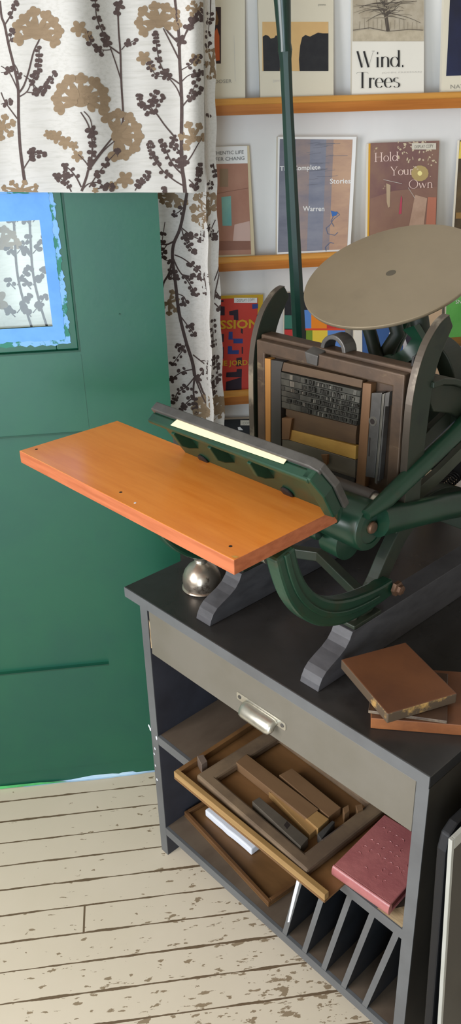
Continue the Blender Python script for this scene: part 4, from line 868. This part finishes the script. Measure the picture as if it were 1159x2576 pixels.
# rocker arms and their bolts
RK = [(-.062, 1.022), (-.052, .985), (-.035, .945), (-.008, .908), (.03, .877), (.075, .858), (.12, .850), (.165, .848), (.205, .850)]
for u in (.432, .122):
    q = MB().bar(cat([(u, v, z) for v, z in RK]), .026, lerps([.040, .040, .042, .044, .046, .046, .042, .036, .032]), (1, 0, 0))
    q2 = sub(q, 'rocker_arm', M_pgreen, PR, bevel=.006)
    sub(MB().bar(cat([(u+.0135, v, z) for v, z in RK[:-1]]), .006, .010, (1, 0, 0)), 'raised_ridge', M_pgreen, q2, bevel=.002)
    sub(MB().lathe((u+.0165, .205, .850), (1, 0, 0), [(.0, 0), (.0135, 0), (.0135, .007), (.009, .0085), (.009, .014), (.0, .0155)], 0, 6 if u > .3 else 16), 'bolt', M_copper, q2)
    sub(MB().lathe((u-.034, -.062, 1.008), (1, 0, 0), [(.0, 0), (.013, 0), (.015, .004), (.015, .016), (.0, .0175)], 0, 20), 'bolt_cap', M_steel, q2, smooth=35)
# platen: plate leaning toward the operator, back flange with ribs
TD = Vector((0, .556, -.831)); TB = Vector((0, -.831, -.556)); T0 = Vector((0, -.008, 1.147))
def pl(u, d, b_): return Vector((u, 0, 0))+T0+TD*d+TB*b_          # along width, down the plate, out of its back
q = MB()
def plate_px(x, y, b_=0.0):
    n = CU*TB.x+CV*TB.y+CZ*TB.z; p = cab(hit((x, y), n, n.dot(CO+CU*.27+CV*(T0+TB*b_).y+CZ*(T0+TB*b_).z))); return p.x, (p-T0).dot(TD)
e0, e1, e2 = plate_px(786, 1134, 0), plate_px(844, 1215, 0), plate_px(868, 1268, 0)
q.prism([pl(.092, 0, 0), pl(e0[0], 0, 0), pl(e1[0], e1[1], 0), pl(e2[0], e2[1], 0), pl(.43, .150, 0), pl(.10, .155, 0), pl(.088, .05, 0)], TB*.012)
q.prism([pl(.092, .0, .012), pl(e0[0]-.004, .0, .012), pl(e0[0]-.004, .010, .012), pl(.092, .010, .012)], TB*.018)
q.prism([pl(e0[0], .0, .0), pl(e1[0], e1[1], 0), pl(e2[0], e2[1], 0), pl(e2[0]-.022, e2[1]+.004, 0), pl(e1[0]-.026, e1[1]+.004, 0), pl(e0[0]-.018, .0, .0)], TB*.028)
pt_ = sub(q, 'platen', M_pgreen, PR, bevel=.003)
for u in (.155, .245, .335):
    q = MB().prism([pl(u-.004, .010, .010), pl(u-.004, .010, .033), pl(u-.004, .040, .034), pl(u-.004, .056, .026), pl(u-.004, .075, .010)], (.008, 0, 0)); sub(q, 'rib', M_pgreen, pt_, bevel=.0015)
sub(MB().tube([pl(.15, .16, .02), pl(.27, .155, .022), pl(.36, .138, .022), pl(.405, .125, .018)], [.02, .024, .024, .014], 0, 14), 'cast_boss', M_pgreen, pt_, smooth=60)
for (uu, dd) in ((.150, .105), (.352, .100)): sub(MB().lathe(pl(uu, dd, .013), TB, [(.0, .003), (.010, .003), (.012, .002), (.012, 0)], 0, 18), 'platen_bolt', M_irond, pt_, smooth=35)
q = MB().prism([pl(.088, -.006, -.006), pl(e0[0]-.012, -.006, -.006), pl(e0[0]+.004, .001, -.006), pl(e0[0]+.004, .008, -.006), pl(.088, .006, -.006)], TB*.017)
sub(q, 'bale', M_irong, pt_, bevel=.002)
q = MB(); q.bar([pl(e0[0], .0, .001), pl(e1[0]+.001, e1[1], .001), pl(e2[0]+.001, e2[1], .001)], .012, .009, TB); sub(q, 'bale_hook', M_irong, pt_, bevel=.002)
# feed board
q = MB(); fb = [(-.1300, -.1600), (.4415, -.1605), (.4385, .0570), (-.1290, .0570)]
q.prism([(u, v, 1.0265) for u, v in fb], (0, 0, .0235), 0, 1)
FB = sub(q, 'feed_board', [M_board, M_boarde], PR, bevel=.0012); FB['label'] = 'orange varnished wooden feed board'
for x, y in ((92, 1130), (304, 1238), (580, 1374)): c = cz(x, y, 1.0502); q = MB().lathe((c.x, c.y, 1.0497), (0, 0, 1), [(.0001, .0006), (.0026, .0006), (.0029, .0)], 0, 14); sub(q, 'screw_hole', M_hole, FB)
q = MB(); c = cz(340, 1265, 1.0502); q.lathe((c.x, c.y, 1.0497), (0, 0, 1), [(.0001, .0007), (.0020, .0007), (.0022, 0)], 0, 7); sub(q, 'paint_fleck', M_chipwhite, FB); c = cz(592, 1402, 1.05); q = MB().add([(c.x-.007, c.y-.002, 1.0504), (c.x+.002, c.y-.003, 1.0504), (c.x+.004, c.y+.004, 1.0504), (c.x-.003, c.y+.003, 1.0504)], [(0, 1, 2, 3)]); sub(q, 'chipped_corner', mat('chipped_pale_wood', (206, 150, 70), None, rough=.7), FB)
q = MB()
for u in (.03, .30): sub(MB().bar([(u, -.10, 1.020), (u, .02, 1.018), (u, .09, 1.005)], .03, .010, (1, 0, 0)), 'feed_board_bracket', M_pgreend, PR)

# paper strip folded over the platen's top flange
q = MB(); TDW = CU*TD.x+CV*TD.y+CZ*TD.z; PW = CO+CU*.27+CV*T0.y+CZ*T0.z-TDW*.0022
A = [cab(hit(p, TDW, TDW.dot(PW))) for p in ((456, 1046), (735, 1138), (713, 1167), (429, 1069))]
q.prism(A, TD*.0008)
solo(q, 'paper_strip', M_paper, 'cream paper strip lying along the top edge of the press platen', 'paper', (.27, -.03, 1.135))

# ================================================================== CHASE AND FORME IN THE BED
S5 = P((560, 820), .4314)
VB = .2005
def vb(x, y, v=VB): p = cv(*S5(x, y), v); return (p.x, v, p.z)
def rectp(u0, u1, z0, z1): return [(u0, VB, z0), (u1, VB, z0), (u1, VB, z1), (u0, VB, z1)]
ch = MB()
def loopring(mb, o, i, vec, mi=0):
    vec = Vector(vec); vs = [Vector(p) for p in o]+[Vector(p) for p in i]; vs += [p+vec for p in vs]; fs = []
    for k in range(4):
        j = (k+1) % 4; fs += [(k, j, 4+j, 4+k), (8+k, 12+k, 12+j, 8+j), (k, 8+k, 8+j, j), (4+k, 4+j, 12+j, 12+k)]
    mb.add(vs, fs, mi)
def cring(mb, u0, u1, z0, z1, a0, a1, b0, b1, v0, v1, mi=0):
    mb.box((u0, v0, z0), (a0, v1, z1), mi); mb.box((a1, v0, z0), (u1, v1, z1), mi); mb.box((a0, v0, z0), (a1, v1, b0), mi); mb.box((a0, v0, b1), (a1, v1, z1), mi)
loopring(ch, [(.119, VB, .990), (.441, VB, .990), (.441, VB, 1.226), (.119, VB, 1.226)], [(.139, VB, 1.010), (.419, VB, 1.010), (.419, VB, 1.203), (.139, VB, 1.203)], (0, .0155, 0))
solo(ch, 'printing_chase', M_iron, 'rusty iron chase locked upright against the bed of the press', 'chase', (.28, .208, .99), bevel=.0025)
def fur(pts, dep, m, label, name='wooden_furniture', cat='wooden spacer', v0=.0015, group='spacers locked in the upright chase'):
    pp = [vb(*p, VB+v0) for p in pts]
    q = MB().prism([(a, b_, z) for a, b_, z in pp], (0, dep, 0)); c = Vector(pp[0])
    return solo(q, name, m, label, cat, c, group=group, bevel=.0006)
fur([(243, 188), (279, 194), (279, 700), (243, 690)], .013, M_tanwood, 'tall tan wooden strip at the left inside the upright chase')
fur([(282, 198), (353, 209), (340, 260), (340, 720), (282, 700)], .013, M_black, 'tall black strip next to the tan one inside the upright chase')
fur([(356, 212), (816, 316), (810, 362), (344, 262)], .012, M_drkwood, 'long dark brown strip above the metal type in the upright chase', v0=.003)
fur([(352, 482), (370, 484), (368, 520), (400, 540), (400, 604), (776, 690), (776, 640), (784, 584), (372, 484)], .009, M_drkwood, 'dark wooden block with golden patches under the type in the upright chase', v0=.006)
fur([(398, 606), (778, 702), (774, 780), (386, 664)], .010, M_goldwood, 'golden wooden strip under the dark block in the upright chase', v0=.004)
fur([(345, 537), (404, 541), (386, 664), (345, 662)], .013, M_brwood, 'small brown block at the lower left corner of the metal type', v0=.0)
fur([(347, 664), (386, 666), (774, 784), (772, 900), (600, 850), (345, 780)], .011, mat('grey_brown_wood', (104, 96, 82), (84, 76, 66), 16, .5, stretch=(.3, 1, 1)), 'wide grey brown strip at the bottom of the upright chase', v0=.003)
fur([(818, 332), (866, 338), (828, 944), (776, 932)], .014, M_brwood, 'tall brown wooden strip right of the metal type')
# type
TY = thing('type_forme', 'block of inky lead type and quads set in lines inside the upright chase', 'metal type', (.28, .205, 1.1))
random.seed(2)
pTL, pTR, pBR, pBL = [Vector(vb(*p)) for p in ((342, 268), (806, 378), (786, 582), (345, 476))]
def tp_(s_, t): return (pTL*(1-s_)+pTR*s_)*(1-t)+(pBL*(1-s_)+pBR*s_)*t
rows = [0, .17, .36, .50, .66, .82, 1.0]
for r_ in range(6):
    q = MB(); t0, t1 = rows[r_]+.008, rows[r_+1]-.008; x = .0
    q.prism([tp_(0, t0), tp_(1, t0), tp_(1, t1), tp_(0, t1)], (0, .010, 0), 0)
    ind = [.30, .22, .14, .30, .02, .30][r_]; end = [.78, .93, 1, .96, 1, 1][r_]
    if r_ == 5: ind = .36
    while x < 1:
        wq = random.uniform(.04, .12) if not (ind < x < end) else random.uniform(.015, .03)
        x2 = min(x+wq, 1)
        if ind < x < end:
            if random.random() < .86:
                a, b2 = t0+(t1-t0)*random.uniform(.12, .3), t1-(t1-t0)*random.uniform(.1, .3)
                h_ = .0032
                q.prism([tp_(x+.003, a)+Vector((0, -h_, 0)), tp_(x2-.003, a)+Vector((0, -h_, 0)), tp_(x2-.003, b2)+Vector((0, -h_, 0)), tp_(x+.003, b2)+Vector((0, -h_, 0))], (0, h_, 0), 2 if random.random() < .75 else 1)
        elif random.random() < .7:
            q.prism([tp_(x+.003, t0+.01)+Vector((0, -.0008, 0)), tp_(x2-.003, t0+.01)+Vector((0, -.0008, 0)), tp_(x2-.003, t1-.01)+Vector((0, -.0008, 0)), tp_(x+.003, t1-.01)+Vector((0, -.0008, 0))], (0, .0008, 0), random.choice((0, 1, 2, 2)))
        x = x2
    sub(q, 'type_line', [mat('dusty_lead', (88, 86, 78), (66, 64, 58), 50, .42, metal=.5), mat('bright_lead', (138, 134, 124), (104, 100, 92), 50, .34, metal=.6), M_typed], TY)
# steel quoin with its key hole and brass leads
QN = thing('steel_quoin', 'long steel quoin with a round key hole at the right inside the upright chase', 'quoin', (.40, .205, 1.05))
q = MB().prism([vb(*p) for p in ((868, 392), (928, 390), (884, 888), (832, 878))], (0, .013, 0)); sub(q, 'body', M_irong, QN, bevel=.001)
kc = vb(876, 556); q = MB().lathe((kc[0], VB-.0012, kc[2]), (0, 1, 0), [(.0045, 0), (.0075, .0), (.0078, .0014), (.0045, .0014)], 0, 24); sub(q, 'key_collar', M_steel, QN)
q = MB().lathe((kc[0], VB-.0014, kc[2]), (0, 1, 0), [(.0001, 0), (.0046, .0), (.0046, .0013)], 0, 20); sub(q, 'key_hole', M_hole, QN); q = MB().box((vb(856, 650)[0], VB-.0004, vb(856, 760)[2]), (vb(862, 650)[0], VB+.0004, vb(856, 650)[2])); sub(q, 'slot', M_hole, QN)
for pts, m, l in ((((930, 398), (944, 394), (898, 925), (886, 915)), M_steel, 'bright steel lead strip beside the quoin in the upright chase'), (((948, 392), (974, 384), (966, 470), (948, 470), (912, 905), (902, 905)), M_irong, 'dull steel slug at the far right inside the upright chase')):
    fur(pts, .012, m, l, 'lead_strip', 'metal spacer', v0=-.001)
fur([(612, 842), (770, 893), (768, 915), (610, 868)], .006, M_irond, 'thin dark bar with a screw along the foot of the upright chase', 'locking_bar', 'metal spacer', v0=-.001, group=None)
fur([(572, 752), (610, 752), (606, 812), (590, 800)], .006, M_brwood, 'small brown wedge poking up behind the platen edge', 'wooden_wedge', 'wooden spacer', v0=-.007, group=None)

# ================================================================== THINGS IN THE CABINET
# upper galley on the middle shelf
GA = thing('galley_tray', 'open ended wooden galley tray holding an iron chase, sticking out of the middle shelf', 'tray', (.33, .1, .3655))
u0, u1, v0, v1, zr = .124, .532, -.056, .30, .386
sub(MB().box((u0, v0, .3658), (u1, v1, .3708)), 'tray_floor', M_traywood, GA)
sub(MB().box((u0, v0, .3709), (u1, v0+.011, zr)), 'front_rim', M_trayrim, GA, bevel=.001)
sub(MB().box((u0, v0+.011, .3709), (u0+.010, v1, zr)), 'end_rim', M_traywood, GA, bevel=.001)
sub(MB().box((u0+.010, v1-.010, .3709), (u1, v1, zr)), 'back_rim', M_traywood, GA, bevel=.001)
CH = MB(); C0 = Vector((.166, -.032)); cd = Vector((.320, -.012)).normalized(); cn = Vector((-cd.y, cd.x))
def cq(a, b_, z): p = C0+cd*a+cn*b_; return (p.x, p.y, z)
zc0, zc1 = .371, .390
loopring(CH, [cq(0, 0, zc0), cq(.314, 0, zc0), cq(.314, .222, zc0), cq(0, .222, zc0)], [cq(.034, .026, zc0), cq(.282, .026, zc0), cq(.282, .20, zc0), cq(.034, .20, zc0)], (0, 0, zc1-zc0))
solo(CH, 'printing_chase', mat('brown_cast_chase', (136, 114, 90), (104, 86, 70), 9, .42, metal=.2), 'rounded brown iron chase lying flat in the wooden galley tray', 'chase', cq(.15, .1, zc0), bevel=.005)
G2 = 'pieces lying in the flat chase'
def inch(pts, z1, m, label, name='wooden_furniture', cat='wooden spacer', z0=.3712, g=G2, bevel=.0008):
    q = MB().prism([cq(a, b_, z0) for a, b_ in pts], (0, 0, z1-z0)); return solo(q, name, m, label, cat, cq(*pts[0], z0), group=g, bevel=bevel)
def cpx(x, y, z):
    p = cz(x, y, z); d = Vector((p.x, p.y))-C0; return (d.dot(cd), d.dot(cn))
S4 = P((560, 1800), .4314)
def R4(l, z): return [cpx(*S4(*p), z) for p in l]
M_t1 = mat('flat_tan_wood', (160, 124, 78), (138, 104, 62), 10, .5, stretch=(.3, 1, 1)); M_t2 = mat('flat_brown_wood', (124, 94, 66), (106, 78, 52), 10, .5, stretch=(.3, 1, 1))
inch(R4([(78, 272), (140, 224), (560, 545), (490, 600)], .392), .392, M_t2, 'long brown wooden strip across the flat chase nearest the drawer')
inch(R4([(268, 440), (410, 480), (555, 650), (510, 690)], .388), .386, M_t1, 'tan wooden strip in the middle of the flat chase', z0=.3713)
inch(R4([(330, 345), (405, 305), (690, 535), (620, 590)], .391), .3905, M_t2, 'broad brown wooden block lying towards the back of the flat chase')
inch(R4([(172, 500), (215, 475), (500, 715), (455, 765)], .393), .393, mat('grey_metal_quoin', (112, 102, 90), (96, 88, 78), 12, .4, metal=.4), 'grey metal quoin bar with a key hole lying along the front of the flat chase', 'steel_quoin', 'quoin')
inch([cpx(x, y, .393) for x, y in ((714, 2076), (722, 2066), (730, 2076), (722, 2086))], .3934, M_hole, 'round black key hole plug in the grey quoin bar', 'key_socket', 'quoin key socket', z0=.3931, g=None, bevel=0)
inch(R4([(412, 478), (440, 462), (525, 545), (485, 582)], .392), .390, M_type, 'small row of old lead type with raised letters in the flat chase', 'type_slug', 'metal type')
inch(R4([(478, 590), (545, 548), (620, 600), (556, 658)], .392), .391, M_t1, 'pale square wooden block at the end of the lead type row')
inch(R4([(552, 690), (640, 610), (655, 618), (575, 720)], .392), .3915, M_irong, 'narrow grey lead strip beside the pale square block')
inch(R4([(575, 720), (700, 630), (770, 660), (640, 760)], .391), .3895, mat('grey_red_quoin', (100, 86, 78), (84, 72, 66), 12, .45, metal=.3), 'square grey brown quoin with a slot in the right corner of the flat chase', 'steel_quoin', 'quoin')
inch(R4([(700, 545), (735, 525), (740, 560), (710, 585)], .394), .397, M_t2, 'small upright brown peg at the back right of the flat chase', 'wooden_peg', 'wooden spacer')
inch(R4([(775, 525), (815, 515), (820, 545), (785, 560)], .394), .395, M_t2, 'small brown wedge beside the upright peg', 'wooden_wedge', 'wooden spacer')
inch([cpx(x, y, .392) for x, y in ((496, 1907), (512, 1903), (522, 1920), (508, 1930))], .398, mat('pinkish_iron', (130, 112, 100), None, rough=.4, metal=.3), 'small rusty iron block at the left end of the flat chase', 'iron_block', 'iron block')
# pink notebook
nb = thing('notebook', 'wrinkled pink plastic covered notebook with embossed cover at the right end of the middle shelf', 'notebook', (.55, .08, .3714))
npx = quad((.507, -.004), .118, .007, .119, .156)
q = MB().prism([(a, b_, .3714) for a, b_ in npx], (0, 0, .0045)); q.prism([(a, b_, .3915) for a, b_ in npx], (0, 0, .0045))
sub(q, 'cover', M_pink, nb, bevel=.002)
ins = quad((.5105, -.002), .118, .007, .113, .150); sub(MB().prism([(a, b_, .3760) for a, b_ in ins], (0, 0, .0157)), 'pages', M_pinkd, nb)
sp = [(Vector(npx[0])*(1-t)+Vector(npx[1])*t) for t in (0, 1)]
q = MB().tube([(sp[0].x, sp[0].y-.0005, .3838), (sp[1].x, sp[1].y-.0005, .3838)], .0125, 0, 16, up=(0, 0, 1), sq=.45); sub(q, 'spine', M_pink, nb, smooth=60)
random.seed(4); q = MB(); d1 = (Vector(npx[1])-Vector(npx[0])).normalized(); d2 = Vector((-d1.y, d1.x)); o0 = Vector(npx[0])
for r_ in range(6):
    for c_ in range(7):
        if random.random() < .25: continue
        p = o0+d1*(.018+c_*.0135)+d2*(.03+r_*.019); t = random.uniform(0, 2); pts = []
        for k in range(6): a = t+k*.55; pts.append((p.x+.0042*math.cos(a), p.y+.0042*math.sin(a), .3961))
        q.tube(pts, .0006, 0, 5)
sub(q, 'embossing', M_pink, nb, smooth=60)
# lower tray on the bottom shelf, white paper bundle
LT = thing('galley_tray', 'shallow brown wooden tray with raised rims on the bottom shelf of the cabinet', 'tray', (.15, .1, .0895))
dd = Vector((.31, -.032)).normalized(); dn2 = Vector((-dd.y, dd.x)); t0_ = Vector((.0035, .053))
def lt(a, b_, z): p = t0_+dd*a+dn2*b_; return (p.x, p.y, z)
def ltb(a0, a1, b0, b1, z0, z1): return MB().prism([lt(a0, b0, z0), lt(a1, b0, z0), lt(a1, b1, z0), lt(a0, b1, z0)], (0, 0, z1-z0))
sub(ltb(0, .315, 0, .23, .0895, .0935), 'tray_floor', M_traywood, LT)
M_rim2 = mat('dark_galley_rim', (112, 78, 48), (92, 62, 36), 14, .45, stretch=(.3, 1, 1))
sub(ltb(0, .315, 0, .008, .0936, .104), 'front_rim', M_rim2, LT, bevel=.001); sub(ltb(0, .008, .0085, .23, .0936, .104), 'end_rim', M_rim2, LT, bevel=.001); sub(ltb(.307, .315, .0085, .23, .0936, .104), 'end_rim', M_rim2, LT, bevel=.001); sub(ltb(.0085, .3065, .222, .23, .0936, .104), 'back_rim', M_rim2, LT, bevel=.001)
q = MB(); a = cz(524, 2028, .118); b2 = cz(640, 2128, .118); dd2 = Vector((b2.x-a.x, b2.y-a.y)).normalized(); n2 = Vector((-dd2.y, dd2.x)); L_ = (Vector((b2.x, b2.y))-Vector((a.x, a.y))).length
pts = []
for k in range(9): t = k/8; p = Vector((a.x, a.y))+dd2*L_*t+n2*(-.010+random.uniform(-.0012, .0012)); pts.append((p.x, p.y, .0945))
for k in range(9): t = 1-k/8; p = Vector((a.x, a.y))+dd2*L_*t+n2*.020; pts.append((p.x, p.y, .0945))
q.prism(pts, (0, 0, .020)); solo(q, 'paper_bundle', M_white, 'white folded paper bundle lying in the lower wooden tray', 'paper', pts[4], bevel=.003)

# framed picture and dark panel leaning right of the cabinet
FR = thing('picture_frame', 'cream framed dark picture standing on the floor at the right edge beside the cabinet', 'picture', (.745, .2, 0))
def lean(z): return .744+(.676-z)*.052
def fbox(du0, du1, va, vb_, za, zb): return MB().prism([(lean(za)+du0, va, za), (lean(za)+du1, va, za), (lean(zb)+du1, va, zb), (lean(zb)+du0, va, zb)], (0, vb_-va, 0))
sub(fbox(0, .0065, -.050, -.044, .001, .684), 'frame_edge', M_frame, FR, bevel=.0006)
sub(fbox(0, .0065, -.0435, .52, .664, .684), 'top_rail', M_frame, FR, bevel=.0006)
sub(fbox(.001, .004, -.0435, .52, .001, .6635), 'picture', M_pic, FR)
DP = MB().prism([(.712+(.6-z)*.035, v, z) for v, z in ((-.022, .001), (-.022, .62), (-.014, .646), (.006, .656), (.45, .656), (.45, .001))], (.016, 0, 0))
solo(DP, 'dark_panel', M_navy, 'black panel with a rounded corner standing between the cabinet and the pale frame', 'panel', (.71, .2, .001), bevel=.003)
